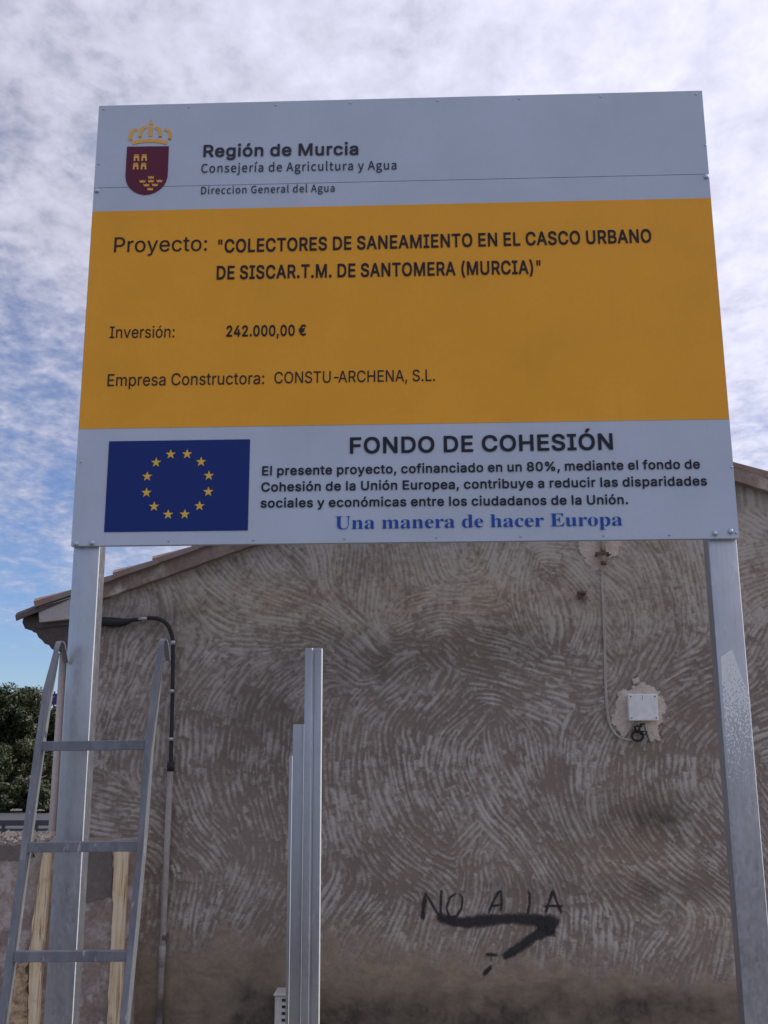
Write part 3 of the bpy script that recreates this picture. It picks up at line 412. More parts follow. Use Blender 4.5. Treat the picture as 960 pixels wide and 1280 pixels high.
glyph('R', 79, 1074, (233,95,179,155,139,221,101,311,84,401,75,503,83,611,101,707,136,791,177,858,235,923,294,971,369,1007,447,1029,531,1037,621,1029,699,1007,774,971,833,923,885,866,932,791,965,707,985,611,991,509,984,401,965,311,933,227,891,158,835,95,771,45,699,9,621,-11,537,-19,447,-11,369,9,294,47), (327,192,375,155,423,131,471,116,531,111,591,115,651,134,693,156,738,191,781,239,812,293,835,353,851,431,855,509,851,587,836,659,812,725,777,783,738,827,693,862,645,887,591,901,531,907,477,901,423,885,375,863,327,826,288,779,255,725,230,659,217,587,211,509,217,425,231,353,254,293,288,239))
glyph('R', 80, 898, (121,-5,115,1,115,1021,475,1023,547,1017,613,1003,667,979,715,947,757,904,784,865,805,811,819,757,823,697,819,637,804,577,782,523,754,481,715,441,667,409,613,385,547,371,475,367,259,367,255,361,253,-5), (255,493,259,489,463,489,511,493,559,502,589,516,619,536,643,562,661,591,674,625,681,661,681,727,674,763,662,799,643,828,619,852,589,874,553,888,517,896,463,899,259,899,255,895))
glyph('R', 82, 906, (121,-5,115,1,115,1021,475,1023,547,1017,613,1005,673,980,718,949,751,919,784,871,807,817,819,763,823,703,819,643,807,589,782,535,757,497,720,463,673,432,636,415,859,7,859,-5,703,-5,487,392,259,391,255,385,253,-5), (256,517,463,515,517,517,559,525,595,540,625,559,644,577,665,607,677,643,683,673,683,739,677,769,664,805,644,835,619,858,589,877,517,896,259,899,255,895))
glyph('R', 83, 902, (155,79,124,115,97,163,79,217,71,271,71,277,77,279,209,279,233,207,251,180,281,153,305,136,335,123,449,103,491,105,527,112,573,127,630,163,653,188,672,217,683,247,687,277,676,331,659,354,587,406,491,438,365,473,287,501,218,535,167,575,131,620,107,679,99,745,104,805,119,853,146,901,183,943,221,972,269,999,329,1021,389,1033,455,1037,521,1033,581,1021,635,1001,683,973,721,943,759,901,784,859,800,811,807,757,803,751,671,751,657,805,635,838,599,870,551,895,503,907,449,913,377,904,347,895,310,877,281,854,260,829,245,802,235,751,239,721,247,697,266,673,341,621,425,591,533,562,629,532,725,477,792,403,809,361,819,325,821,277,817,223,802,169,774,121,747,85,701,45,652,19,593,-4,527,-18,443,-23,377,-19,311,-7,251,14,203,40))
glyph('R', 84, 906, (383,-5,381,895,377,899,59,901,59,1021,839,1021,839,901,527,899,519,895,519,1,515,-5))
glyph('R', 85, 1042, (205,102,168,153,139,209,121,279,115,345,115,1017,121,1023,247,1023,253,1017,253,357,258,309,270,267,286,231,310,195,343,164,373,144,419,123,463,112,517,109,571,112,613,122,655,139,694,165,724,195,751,233,776,309,781,357,781,1017,787,1023,913,1023,919,1017,919,345,913,279,897,213,868,153,835,109,781,58,732,27,667,-1,595,-17,517,-21,439,-17,367,0,301,28,247,62))
glyph('R', 97, 786, (115,55,92,85,72,121,60,163,55,217,67,295,81,325,103,353,125,373,151,390,247,427,355,445,463,459,523,474,539,487,547,511,530,589,475,639,391,657,301,639,241,598,205,545,199,543,79,577,77,583,97,629,121,662,157,699,187,721,223,740,265,755,385,773,481,763,577,724,601,707,626,679,649,643,664,607,675,559,679,499,679,1,673,-5,553,-5,549,1,547,98,505,44,433,-3,319,-23,229,-11,187,5,145,28), (211,146,265,108,343,95,385,99,421,108,475,137,505,166,523,193,537,223,547,277,547,367,541,369,517,359,463,347,349,331,277,315,215,277,197,253,191,235,189,211))
glyph('R', 99, 800, (179,69,137,117,108,165,85,225,69,297,63,369,69,453,84,525,107,585,139,639,183,687,231,725,285,753,345,769,417,773,520,759,615,716,686,645,727,561,729,555,726,549,603,519,576,573,538,615,483,644,411,655,369,651,333,639,297,618,267,590,242,555,221,513,209,471,201,423,197,375,201,327,219,243,239,201,267,162,296,135,327,116,369,103,411,97,483,109,536,135,542,141,580,183,603,237,609,239,731,207,731,201,687,110,618,39,531,-4,417,-21,345,-15,285,1,231,27))
glyph('R', 101, 816, (177,69,140,111,108,165,85,225,69,297,63,369,67,447,83,519,106,585,138,639,177,683,225,722,279,750,339,768,411,773,533,753,573,737,609,715,641,687,673,651,698,615,719,567,735,513,745,459,747,339,741,333,201,333,201,303,209,255,225,215,245,183,279,147,309,125,339,112,381,101,423,97,504,111,567,152,607,213,615,215,729,188,735,183,721,141,700,105,669,69,609,24,567,3,525,-11,477,-19,423,-21,351,-15,291,0,231,27), (201,447,609,447,611,453,603,495,591,535,549,598,519,625,489,641,453,651,411,655,369,651,333,642,297,622,267,598,242,567,220,531,200,465))
glyph('R', 105, 342, (107,-5,101,1,101,757,107,763,227,763,233,757,233,1,227,-5), (103,907,92,919,83,937,77,967,81,991,89,1010,107,1030,143,1049,173,1052,215,1040,233,1027,244,1015,255,991,257,967,255,943,244,919,219,895,191,883,143,883,119,894))
glyph('R', 109, 1228, (107,-5,101,1,101,757,107,763,227,763,229,661,233,652,261,697,341,757,437,777,491,771,545,751,577,727,608,691,635,635,647,661,671,691,755,752,869,776,917,775,959,765,1001,747,1031,727,1062,697,1086,661,1104,619,1115,565,1119,511,1119,1,1115,-5,989,-5,987,505,981,553,967,589,941,622,911,640,875,653,839,655,785,649,755,637,696,577,693,571,675,493,675,1,671,-5,545,-5,543,517,539,559,526,589,503,616,475,637,437,651,401,655,323,636,299,623,271,595,255,571,242,541,235,511,233,475,233,1,227,-5))
glyph('R', 110, 828, (107,-5,101,1,101,757,107,763,227,763,229,661,233,650,259,691,298,727,347,753,395,768,455,773,503,771,551,759,599,739,632,715,660,685,684,649,704,601,714,547,719,481,719,1,713,-5,593,-5,587,1,587,469,580,529,565,571,544,601,509,631,467,647,419,653,383,650,355,643,300,613,276,589,257,563,243,529,235,493,233,451,233,1,227,-5))
glyph('R', 111, 838, (179,69,137,117,108,165,85,225,69,297,63,369,69,453,84,525,107,585,139,639,183,687,231,725,285,753,345,769,411,773,483,769,543,753,603,724,651,686,687,644,723,585,746,525,763,453,767,375,763,297,747,231,723,168,690,111,651,67,601,27,543,1,489,-13,417,-21,345,-15,285,1,231,27), (267,162,296,135,333,114,369,103,417,97,459,103,504,117,534,135,561,160,593,201,623,279,631,327,631,423,623,471,593,549,568,585,536,615,501,637,459,651,417,655,369,651,333,639,297,618,267,590,242,555,224,519,209,471,201,423,197,375,201,327,209,279,221,237,243,195))
glyph('R', 112, 856, (107,-291,101,-285,101,759,107,763,227,762,229,651,233,644,273,699,335,748,371,762,413,771,461,773,521,769,581,751,634,723,675,687,712,645,744,591,767,525,781,453,785,381,781,303,767,231,745,165,713,108,676,63,629,27,581,2,521,-17,461,-21,413,-19,377,-11,343,3,273,57,239,104,233,105,233,-285,227,-291), (299,160,329,134,357,117,395,104,437,99,485,104,524,117,552,135,581,162,605,195,627,237,641,279,649,327,649,429,641,477,627,519,611,555,587,590,557,616,521,639,485,651,443,655,399,651,359,639,328,621,299,594,273,561,256,525,242,483,233,430,233,326,241,279,256,231,274,195))
glyph('R', 114, 526, (107,-5,101,1,101,757,107,763,227,763,229,673,233,660,245,684,273,715,299,738,336,757,383,771,425,775,485,773,491,769,491,643,485,639,413,647,347,636,323,626,296,607,275,588,254,559,236,511,233,475,233,1,227,-5))
glyph('R', 115, 738, (127,64,97,102,78,141,67,189,73,193,187,219,193,216,207,177,223,153,253,124,295,106,325,99,361,95,415,100,451,111,481,127,512,153,524,177,531,207,519,249,504,267,481,284,427,304,295,335,235,355,181,379,139,413,111,453,95,495,89,549,95,597,106,633,126,669,155,699,187,725,223,743,271,761,319,771,427,771,475,761,511,749,547,730,577,707,603,681,652,585,653,579,649,575,535,549,504,603,481,628,453,645,415,657,373,661,337,657,293,645,265,628,241,604,227,579,223,555,225,531,235,510,255,489,349,450,523,405,577,379,617,345,645,309,660,267,667,213,662,165,651,129,630,93,599,57,568,33,526,9,475,-9,421,-19,313,-19,259,-9,223,1,181,20,146,45))
glyph('R', 116, 462, (181,37,150,77,131,125,125,185,124,647,13,649,7,653,7,761,121,763,125,767,127,947,253,947,257,941,259,764,409,763,413,755,413,653,409,649,257,647,259,167,265,143,273,131,296,113,313,107,337,105,403,113,409,109,431,5,427,-1,385,-11,337,-13,277,-7,223,9))
glyph('R', 117, 828, (187,45,161,72,136,111,116,159,104,213,101,279,101,759,107,763,227,763,233,759,233,291,237,237,254,189,280,153,309,129,353,111,401,105,437,108,467,116,521,146,544,171,560,195,578,237,585,267,587,309,587,759,593,763,713,763,719,759,719,-3,593,-5,591,99,587,108,557,65,521,32,473,6,419,-11,359,-15,311,-10,269,-1,227,17))
glyph('R', 118, 786, (323,-5,29,757,35,763,167,763,173,760,335,313,389,141,443,313,605,760,611,763,743,763,747,757,745,751,455,-5))
glyph('R', 121, 786, (93,-283,89,-277,117,-169,203,-173,254,-145,298,-67,320,-1,29,755,29,761,167,763,173,761,333,317,389,141,445,317,605,761,743,763,747,755,412,-121,359,-217,281,-277,185,-295,131,-291))
glyph('R', 243, 838, (179,69,137,117,108,165,85,225,69,297,63,369,69,453,84,525,107,585,139,639,183,687,231,725,285,753,345,769,411,773,483,769,543,753,603,724,651,686,687,644,723,585,746,525,763,453,767,375,763,297,747,231,723,168,690,111,651,67,601,27,543,1,489,-13,417,-21,345,-15,285,1,231,27), (267,162,296,135,333,114,369,103,417,97,459,103,504,117,534,135,561,160,593,201,623,279,631,327,631,423,623,471,593,549,568,585,536,615,501,637,459,651,417,655,369,651,333,639,297,618,267,590,242,555,224,519,209,471,201,423,197,375,201,327,209,279,221,237,243,195), (357,855,357,861,453,1062,597,1062,597,1052,467,855))
glyph('H', 32, 312)
glyph('H', 65, 871, (-2,-12,-8,-6,-8,6,342,1038,506,1038,856,6,856,-6,850,-12,700,-12,604,295,598,300,250,300,244,296,148,-6,142,-12), (286,432,292,428,556,428,561,432,516,570,424,877,418,870))
glyph('H', 67, 911, (200,112,104,280,68,514,104,742,200,911,346,1018,530,1056,662,1038,758,990,824,933,828,922,826,910,758,825,737,826,677,874,614,908,536,919,416,894,314,809,248,682,228,514,247,352,251,340,309,220,408,136,530,109,614,119,692,157,759,220,776,224,784,220,854,139,855,118,764,37,662,-10,530,-32,344,4))
glyph('H', 68, 983, (134,-12,128,-6,128,0,130,1038,398,1040,618,1002,766,906,860,744,892,516,857,288,771,126,614,24,410,-12), (284,120,386,120,536,148,650,227,711,348,736,516,711,684,650,805,536,884,386,908,284,906))
glyph('H', 71, 983, (204,112,104,280,68,514,104,742,206,914,356,1020,548,1056,686,1036,788,989,854,934,860,928,860,916,854,904,788,827,782,824,766,826,709,874,644,907,554,919,428,894,320,811,252,682,228,514,248,346,314,219,422,135,560,109,626,117,674,132,731,166,732,406,728,412,518,412,512,418,512,538,518,544,866,544,872,538,872,532,872,100,868,88,788,28,680,-16,542,-32,350,5))
glyph('H', 97, 807, (102,69,72,196,100,316,105,322,186,399,330,455,534,490,524,568,474,635,390,659,324,650,246,624,174,581,156,580,106,670,105,688,186,738,288,775,408,792,540,768,624,708,672,604,688,472,687,-8,678,-12,564,-11,561,-8,552,60,546,67,492,27,402,-16,300,-32,180,-4), (234,147,282,107,342,97,408,109,468,137,536,196,534,380,360,346,246,281,218,202))
glyph('H', 99, 735, (168,76,89,202,60,382,93,556,174,686,294,764,432,792,534,780,612,745,666,705,672,700,672,688,671,682,606,597,588,596,534,632,498,650,450,659,330,625,246,520,217,376,247,238,325,136,444,101,504,112,552,131,612,175,624,176,632,172,685,88,688,70,684,64,612,19,522,-20,426,-32,282,-4))
glyph('H', 100, 887, (148,76,84,208,64,382,88,556,162,682,274,764,400,792,412,792,490,780,562,750,600,724,603,730,600,826,602,1126,748,1128,752,1114,751,-8,742,-12,628,-11,625,-8,616,57,610,62,562,26,484,-16,382,-32,250,-3), (313,136,418,101,472,110,538,147,600,202,600,580,596,586,538,629,484,652,424,659,328,626,246,520,217,376,244,232))
glyph('H', 101, 795, (172,76,88,208,60,382,88,556,166,682,282,764,408,792,552,768,650,694,708,580,728,430,724,346,720,340,216,340,246,220,336,126,456,97,522,106,570,121,630,155,648,156,698,70,699,52,624,8,540,-20,432,-32,288,-4), (214,454,590,454,574,556,570,566,504,642,414,663,324,639,245,556))
glyph('H', 103, 811, (102,-266,60,-154,60,-142,72,-76,114,-14,163,26,160,32,137,50,112,98,104,158,117,224,150,275,180,302,143,344,105,416,88,512,115,632,174,718,270,772,384,792,498,772,766,770,768,656,762,652,628,650,642,630,667,578,676,506,636,356,631,350,534,261,390,228,378,228,282,253,276,251,258,233,241,206,237,182,246,144,288,114,360,104,510,104,660,88,750,27,784,-88,756,-196,672,-283,552,-340,390,-364,210,-339), (219,-190,288,-230,300,-234,402,-248,516,-230,528,-226,606,-173,630,-106,618,-63,564,-31,492,-24,354,-24,270,-13,225,-52,203,-94,198,-130), (312,361,384,341,450,357,513,422,534,512,515,590,456,654,384,675,321,656,312,651,254,590,237,506,253,428,258,419))
glyph('H', 105, 403, (120,-12,116,0,117,768,126,772,264,771,268,762,268,-6,264,-12,258,-12), (137,918,108,948,96,996,97,1014,108,1056,137,1086,144,1088,192,1096,246,1087,279,1056,291,1014,291,996,279,948,246,917,198,904,186,904))
glyph('H', 106, 403, (-72,-328,-71,-310,-46,-214,-30,-212,36,-223,84,-210,112,-160,120,-82,120,764,126,772,264,772,268,764,268,-88,248,-226,180,-319,54,-352,-66,-332), (135,920,108,950,96,998,96,1010,109,1058,138,1087,144,1088,192,1096,246,1087,278,1058,292,1010,292,998,277,944,246,918,198,904,186,904))
glyph('H', 108, 419, (176,-8,132,52,116,148,116,1120,122,1128,260,1128,266,1127,268,1120,268,148,274,124,284,105,290,101,326,104,332,100,348,-14,344,-20,260,-32))
glyph('H', 110, 875, (122,-12,116,-6,116,0,116,768,128,772,242,770,254,690,260,678,313,726,398,775,506,792,620,769,690,714,736,612,748,480,746,-10,602,-12,596,-6,596,462,585,570,536,638,464,655,398,643,339,606,268,540,266,-10))
glyph('H', 111, 867, (172,76,89,202,60,376,88,556,168,683,282,762,420,792,564,763,676,688,759,556,788,382,758,202,678,78,564,-4,426,-32,282,-3), (317,136,426,102,528,134,605,238,631,382,606,519,528,626,426,658,324,628,315,622,242,520,217,382,241,244,246,233))
glyph('H', 114, 563, (122,-12,116,-6,116,0,116,768,128,772,242,770,254,672,260,660,302,715,374,770,458,792,558,774,560,756,534,642,518,640,446,651,389,636,326,581,268,480,266,-10))
glyph('H', 115, 675, (36,76,32,82,35,100,98,182,116,184,188,134,254,104,332,92,403,106,410,110,452,149,466,196,446,253,386,299,194,377,110,450,76,562,105,682,200,763,344,792,446,780,530,747,590,705,596,700,595,682,536,604,530,600,512,603,458,638,410,659,350,667,280,652,236,615,222,574,240,526,245,520,308,479,488,403,579,334,616,208,584,88,579,82,488,1,332,-32,218,-16,116,20))
glyph('H', 116, 547, (192,40,153,124,140,232,140,640,132,644,26,646,24,760,30,764,147,772,162,986,288,988,292,982,294,772,486,772,492,772,496,760,496,652,492,644,300,644,292,640,292,238,299,166,300,160,336,117,396,97,480,120,494,118,520,4,516,-4,378,-31,360,-32,258,-12))
glyph('H', 117, 871, (166,46,121,142,104,274,104,766,110,772,116,772,254,772,260,766,260,298,271,190,320,122,392,105,452,116,512,154,584,232,584,766,590,772,734,770,734,-10,608,-11,605,-8,596,92,541,40,458,-10,356,-32,242,-12))
glyph('H', 121, 747, (42,-322,41,-304,66,-202,80,-200,134,-211,201,-190,260,-130,294,-58,310,-4,8,752,10,770,162,770,380,162,386,163,437,350,577,770,722,771,724,752,436,-70,374,-211,278,-304,146,-340))
glyph('H', 237, 403, (122,-12,116,-6,116,0,116,768,122,772,260,772,266,770,268,762,268,-6,260,-12), (95,948,92,960,95,972,320,1232,339,1230,427,1146,428,1128,423,1122,182,886,164,885,159,888))
glyph('S', 32, 350)
glyph('S', 69, 874, (40,6,34,12,34,24,40,29,70,30,106,39,130,56,145,78,154,114,156,156,154,792,142,833,125,858,106,872,76,880,40,884,40,903,790,903,790,646,771,648,755,720,724,780,686,816,628,846,556,862,466,866,394,860,368,840,360,774,360,492,364,486,442,490,495,510,524,534,549,570,568,624,580,680,586,684,598,684,602,678,602,246,598,242,580,243,578,246,552,366,532,396,514,416,484,432,364,450,360,444,360,138,362,102,368,84,382,64,460,50,580,58,628,72,676,91,718,119,746,144,775,180,804,228,826,278,850,279,852,276,800,12,796,6))
glyph('S', 85, 974, (232,64,186,130,161,214,152,310,152,760,149,802,141,832,126,853,102,868,72,878,42,882,36,886,36,898,42,904,468,904,474,898,474,886,468,882,398,868,364,832,356,754,356,280,360,208,378,142,402,96,432,69,486,44,552,38,654,56,730,106,776,196,790,316,788,796,779,832,762,852,738,868,708,877,666,883,662,886,662,898,666,904,936,904,942,898,942,886,878,862,864,850,849,826,838,754,838,364,830,238,800,142,755,70,690,21,678,16,600,-10,498,-20,384,-9,302,16))
glyph('S', 97, 678, (85,28,63,58,52,84,46,124,56,178,85,226,133,268,196,302,286,339,400,374,404,382,404,484,400,520,391,550,382,564,358,586,328,594,292,598,244,592,214,577,202,550,202,544,224,502,239,460,238,452,231,430,217,412,178,390,136,389,118,395,95,412,81,430,74,448,72,466,76,502,85,526,100,547,130,575,166,598,232,622,274,628,322,630,412,623,472,609,519,580,554,538,574,484,580,418,580,124,584,76,604,62,610,62,634,74,640,71,648,58,601,16,556,-7,514,-13,454,-2,420,28,406,72,400,76,394,75,328,26,256,-3,190,-12,154,-7,118,4), (262,73,304,62,352,76,404,124,404,340,400,344,322,319,274,285,241,232,230,166,239,106))
glyph('S', 99, 576, (139,58,104,100,81,142,64,184,48,244,44,298,51,364,64,418,84,466,111,508,155,556,200,590,242,612,295,628,350,632,405,628,452,616,493,592,524,562,540,532,548,490,546,472,540,454,524,433,499,418,476,414,434,423,408,454,398,502,400,544,394,574,377,592,338,600,284,586,278,580,248,544,226,472,218,376,224,280,240,208,269,148,306,106,350,79,410,70,458,79,506,101,542,134,558,118,488,45,404,1,314,-14,266,-10,224,2,182,25))
glyph('S', 100, 730, (128,56,98,95,76,136,60,178,48,238,44,292,48,358,60,418,78,472,100,514,131,556,170,591,206,612,254,627,290,630,346,622,395,598,440,556,452,556,452,802,449,832,440,853,428,865,362,882,358,886,358,898,362,904,626,904,632,898,632,148,645,76,656,64,674,55,698,50,699,28,626,22,536,7,458,-11,452,-8,452,76,452,82,446,84,440,82,395,28,344,-3,278,-14,236,-10,198,4,164,23), (278,76,302,58,338,50,368,54,386,62,408,76,425,94,440,118,452,148,451,490,446,508,434,527,418,544,350,568,308,560,278,540,254,502,240,454,232,388,232,226,240,166,254,112))
glyph('S', 101, 592, (137,58,104,97,77,148,61,190,48,250,44,316,48,370,62,427,83,478,107,520,140,557,181,592,230,615,266,626,314,630,382,622,441,598,494,553,531,496,552,430,560,340,230,337,228,328,240,220,270,142,326,94,398,78,452,88,500,118,542,161,556,148,557,142,489,58,404,3,308,-14,260,-10,218,3,181,22), (226,382,236,378,404,378,408,382,407,436,392,556,374,583,356,595,320,600,266,575,236,514))
glyph('S', 104, 752, (48,6,42,12,42,24,48,30,96,48,110,108,110,798,96,864,84,876,48,884,44,888,44,900,48,904,288,903,290,534,294,528,300,528,354,583,414,618,426,622,486,630,558,618,612,579,644,510,654,426,654,108,669,48,683,36,720,24,720,12,714,6,414,6,410,12,411,24,414,26,450,36,470,66,476,114,476,432,462,522,452,534,438,543,408,548,360,539,324,516,294,479,290,468,290,108,303,48,330,30,354,24,354,12,348,6))
glyph('S', 109, 1098, (48,6,42,12,42,24,48,30,96,48,110,114,110,510,96,574,84,584,66,591,46,594,44,606,48,614,282,614,286,606,286,528,294,524,354,585,414,619,474,630,549,618,603,582,636,516,648,520,702,581,768,619,834,630,900,619,906,618,960,577,991,510,1002,426,1002,108,1014,48,1026,37,1044,28,1065,24,1066,12,1062,6,762,6,762,27,798,36,812,48,826,108,826,432,812,522,802,534,786,543,756,548,708,539,676,516,643,480,642,474,642,108,657,48,666,38,702,28,706,24,706,12,702,6,408,6,404,12,404,24,408,28,441,36,456,48,470,108,470,432,456,522,446,534,426,546,396,548,354,539,320,516,286,474,286,108,300,48,312,36,348,24,348,12,342,6))
glyph('S', 110, 752, (48,6,42,12,42,24,48,30,96,48,110,108,110,504,96,574,84,584,66,591,46,594,45,612,288,614,290,534,294,528,300,528,306,534,357,588,414,618,426,622,486,630,558,618,612,579,644,510,654,426,654,108,669,48,683,36,720,24,720,12,714,6,414,6,410,12,411,24,414,26,450,36,470,66,476,114,476,432,462,522,452,534,438,543,408,548,360,539,324,516,294,479,290,468,290,108,303,48,330,30,354,24,354,12,348,6))
glyph('S', 111, 662, (145,58,109,100,80,147,60,196,48,250,44,310,49,370,59,418,81,472,106,514,143,556,188,590,230,612,278,625,338,630,392,626,440,612,483,592,529,556,561,520,589,478,610,424,624,370,628,310,623,244,610,190,593,148,566,102,527,58,486,28,440,4,392,-10,338,-14,290,-11,236,2,188,25), (272,42,302,22,332,17,380,25,404,44,422,71,440,160,446,310,442,412,433,496,422,544,403,574,374,598,338,604,296,597,272,578,250,544,238,490,230,412,228,310,234,166,250,76))
glyph('S', 112, 732, (46,-272,40,-266,40,-254,82,-240,106,-206,110,-128,110,484,98,568,46,594,44,610,52,614,274,614,280,610,280,526,286,520,292,522,340,585,394,620,460,632,502,628,544,614,580,591,610,563,640,524,664,478,682,420,690,376,694,322,690,256,679,196,662,148,640,100,610,61,575,28,538,5,490,-11,454,-14,394,-3,347,22,304,66,292,70,290,-116,298,-200,328,-240,382,-250,388,-254,388,-266,382,-272), (316,86,346,62,388,50,430,58,465,82,483,112,500,166,508,232,512,310,508,388,500,448,487,502,471,532,442,555,394,562,352,550,317,520,290,472,290,136))
glyph('S', 114, 564, (48,6,42,12,42,24,48,30,96,48,110,114,110,504,96,576,48,591,48,613,282,614,286,606,286,504,288,498,294,498,322,540,349,570,378,596,414,618,444,627,492,628,522,619,541,606,563,576,570,558,572,534,570,510,563,492,551,474,536,462,498,451,450,467,420,504,378,526,354,522,336,508,318,486,304,456,296,426,292,384,292,114,295,78,300,60,312,46,384,28,388,18,384,6))
glyph('S', 117, 740, (136,38,113,82,102,136,98,196,97,502,82,571,70,583,52,592,34,593,28,598,28,610,34,614,274,614,278,610,278,148,298,86,310,76,328,68,352,66,400,75,432,94,462,130,461,502,448,568,444,574,412,592,388,594,384,598,384,610,388,614,640,613,642,136,658,73,712,55,714,34,550,12,466,-11,462,-2,462,82,454,86,400,32,365,10,298,-12,262,-14,208,-8,172,7))
def lettering(face, s, a, b, cap, mat, parent, Y, capu=1018.0, track=0):
    """a, b: where the first and last letter stand on the line (points of the sign's face); cap: capital height"""
    A_, B_ = Vector(a), Vector(b); org = parent_world(parent)
    xs = []; x = 0; lay = []
    for ch in s:
        adv, g = GL[face, ch]
        if ch == '-': adv *= .7
        for sp in g:
            q = [(x+u, v) for u, v in sp]; lay.append(q); xs += [p[0] for p in q]
        x += adv+track
    x0, x1 = min(xs), max(xs); kx = (B_-A_).length/(x1-x0); d = (B_-A_).normalized(); kz = cap/capu
    c = bpy.data.curves.new('lettering', 'CURVE'); c.dimensions = '2D'; c.fill_mode = 'BOTH'; c.extrude = 0
    for q in lay:
        sp = c.splines.new('POLY'); sp.points.add(len(q)-1); sp.use_cyclic_u = True
        for i, (u, v) in enumerate(q): sp.points[i].co = ((u-x0)*kx, v*kz, 0, 1)
    tmp = bpy.data.objects.new('tmp', c); COL.objects.link(tmp)
    bpy.context.view_layer.update()
    me = bpy.data.meshes.new_from_object(tmp.evaluated_get(bpy.context.evaluated_depsgraph_get()))
    bpy.data.objects.remove(tmp); bpy.data.curves.remove(c)
    n = len(me.vertices); co = np.empty(n*3, np.float32); me.vertices.foreach_get('co', co); co = co.reshape(-1, 3)
    out = np.empty_like(co); out[:, 0] = A_.x+co[:, 0]*d.x-org.x; out[:, 1] = Y-org.y; out[:, 2] = A_.z+co[:, 0]*d.z+co[:, 1]-org.z
    me.vertices.foreach_set('co', out.ravel()); me.update()
    me.name = 'lettering'; me.materials.clear()
    return link('lettering', me, mat, parent)

# ================================================================ THE SIGN
YP = -.0020          # printed sheets lie just in front of the sheet metal
SB = empty('project_sign', (0, .05, 0), 'large white and orange public works information board on two galvanised steel posts', 'sign')
W2 = 1.25; H = 1.8757
seamL, seamR = P(118.5, 237), P(885.3, 215.6); zs = (seamL.z+seamR.z)/2
def panel(z0, z1):
    # pressed steel tray: flat face with lips folded back
    m = MB(); t = .0025; dpt = .026
    m.box(-W2, W2, 0, t, z0, z1)
    m.box(-W2, W2, t, dpt, z0, z0+t); m.box(-W2, W2, t, dpt, z1-t, z1)
    m.box(-W2, -W2+t, t, dpt, z0+t, z1-t); m.box(W2-t, W2, t, dpt, z0+t, z1-t)
    return m.build('panel', 'white', SB)
panel(Z0, zs-.0012); panel(zs+.0012, Z0+H)
# orange field
ol, orr, bl, br_ = P(115.4, 265.2), P(889.1, 247), P(97.8, 536.4), P(911.5, 523.7)
zt, zb = (ol.z+orr.z)/2, (bl.z+br_.z)/2
ORA = flatpoly('orange_field', [(-W2+.0015, YP+.001, zb), (W2-.0015, YP+.001, zb), (W2-.0015, YP+.001, zt), (-W2+.0015, YP+.001, zt)], 'orange', SB)
def line(face, s, x0, y0, x1, y1, cap_px, mat, lab=None, track=0):
    a, b = P(x0, y0), P(x1, y1)
    mxp = ((x0+x1)/2, (y0+y1)/2); cap = (P(mxp[0], mxp[1]-cap_px)-P(*mxp)).z
    o = lettering(face, s, a, b, cap, mat, SB, YP-.0012, {'B': 1064, 'R': 1021, 'H': 1040, 'S': 925}[face], track)
    if lab: o['label'] = lab
line('B', "Región de Murcia", 254.2, 196.2, 448, 193.4, 14.8, 'grey', 'bold dark grey heading lettering')
line('H', "Consejería de Agricultura y Agua", 251.6, 216.2, 495.7, 212, 10.9, 'grey', 'slender grey lettering under the heading', 75)
line('H', "Direccion General del Agua", 251.4, 243, 418.4, 239.8, 9.2, 'grey', 'smallest grey lettering of the heading', 75)
line('R', "Proyecto:", 142.6, 315.6, 258.7, 313.6, 18.5, 'black')
line('B', '"COLECTORES DE SANEAMIENTO EN EL CASCO URBANO', 272.5, 315.9, 814.4, 303, 16.6, 'black', 'bold black capitals of the project title')
line('B', 'DE SISCAR.T.M. DE SANTOMERA (MURCIA)"', 270.8, 349.3, 676, 342, 16.8, 'black', 'second row of bold black capitals')
line('R', "Inversión:", 137, 422.8, 218, 422, 14.4, 'black')
line('B', "242.000,00 €", 283, 420.8, 382.5, 419.4, 13.6, 'black', 'bold black price')
line('R', "Empresa Constructora:", 134.4, 482.9, 330.2, 480.2, 14.9, 'black')
line('R', "CONSTU-ARCHENA, S.L.", 343, 479.5, 543.8, 476.3, 14.3, 'black')
line('B', "FONDO DE COHESIÓN", 437.5, 566.7, 766.3, 561.6, 20, 'navy', 'large bold capitals above the small paragraph')
line('B', "El presente proyecto, cofinanciado en un 80%, mediante el fondo de", 327.7, 594.2, 875, 585.6, 11.4, 'navy')
line('B', "Cohesión de la Unión Europea, contribuye a reducir las disparidades", 326.6, 614.4, 883.8, 606.6, 11.4, 'navy')
line('B', "sociales y económicas entre los ciudadanos de la Unión.", 325.8, 634.4, 785, 630, 11.4, 'navy')
line('S', "Una manera de hacer Europa", 419, 661.6, 778, 657, 16.4, 'lblue', 'blue serif lettering along the lower edge')
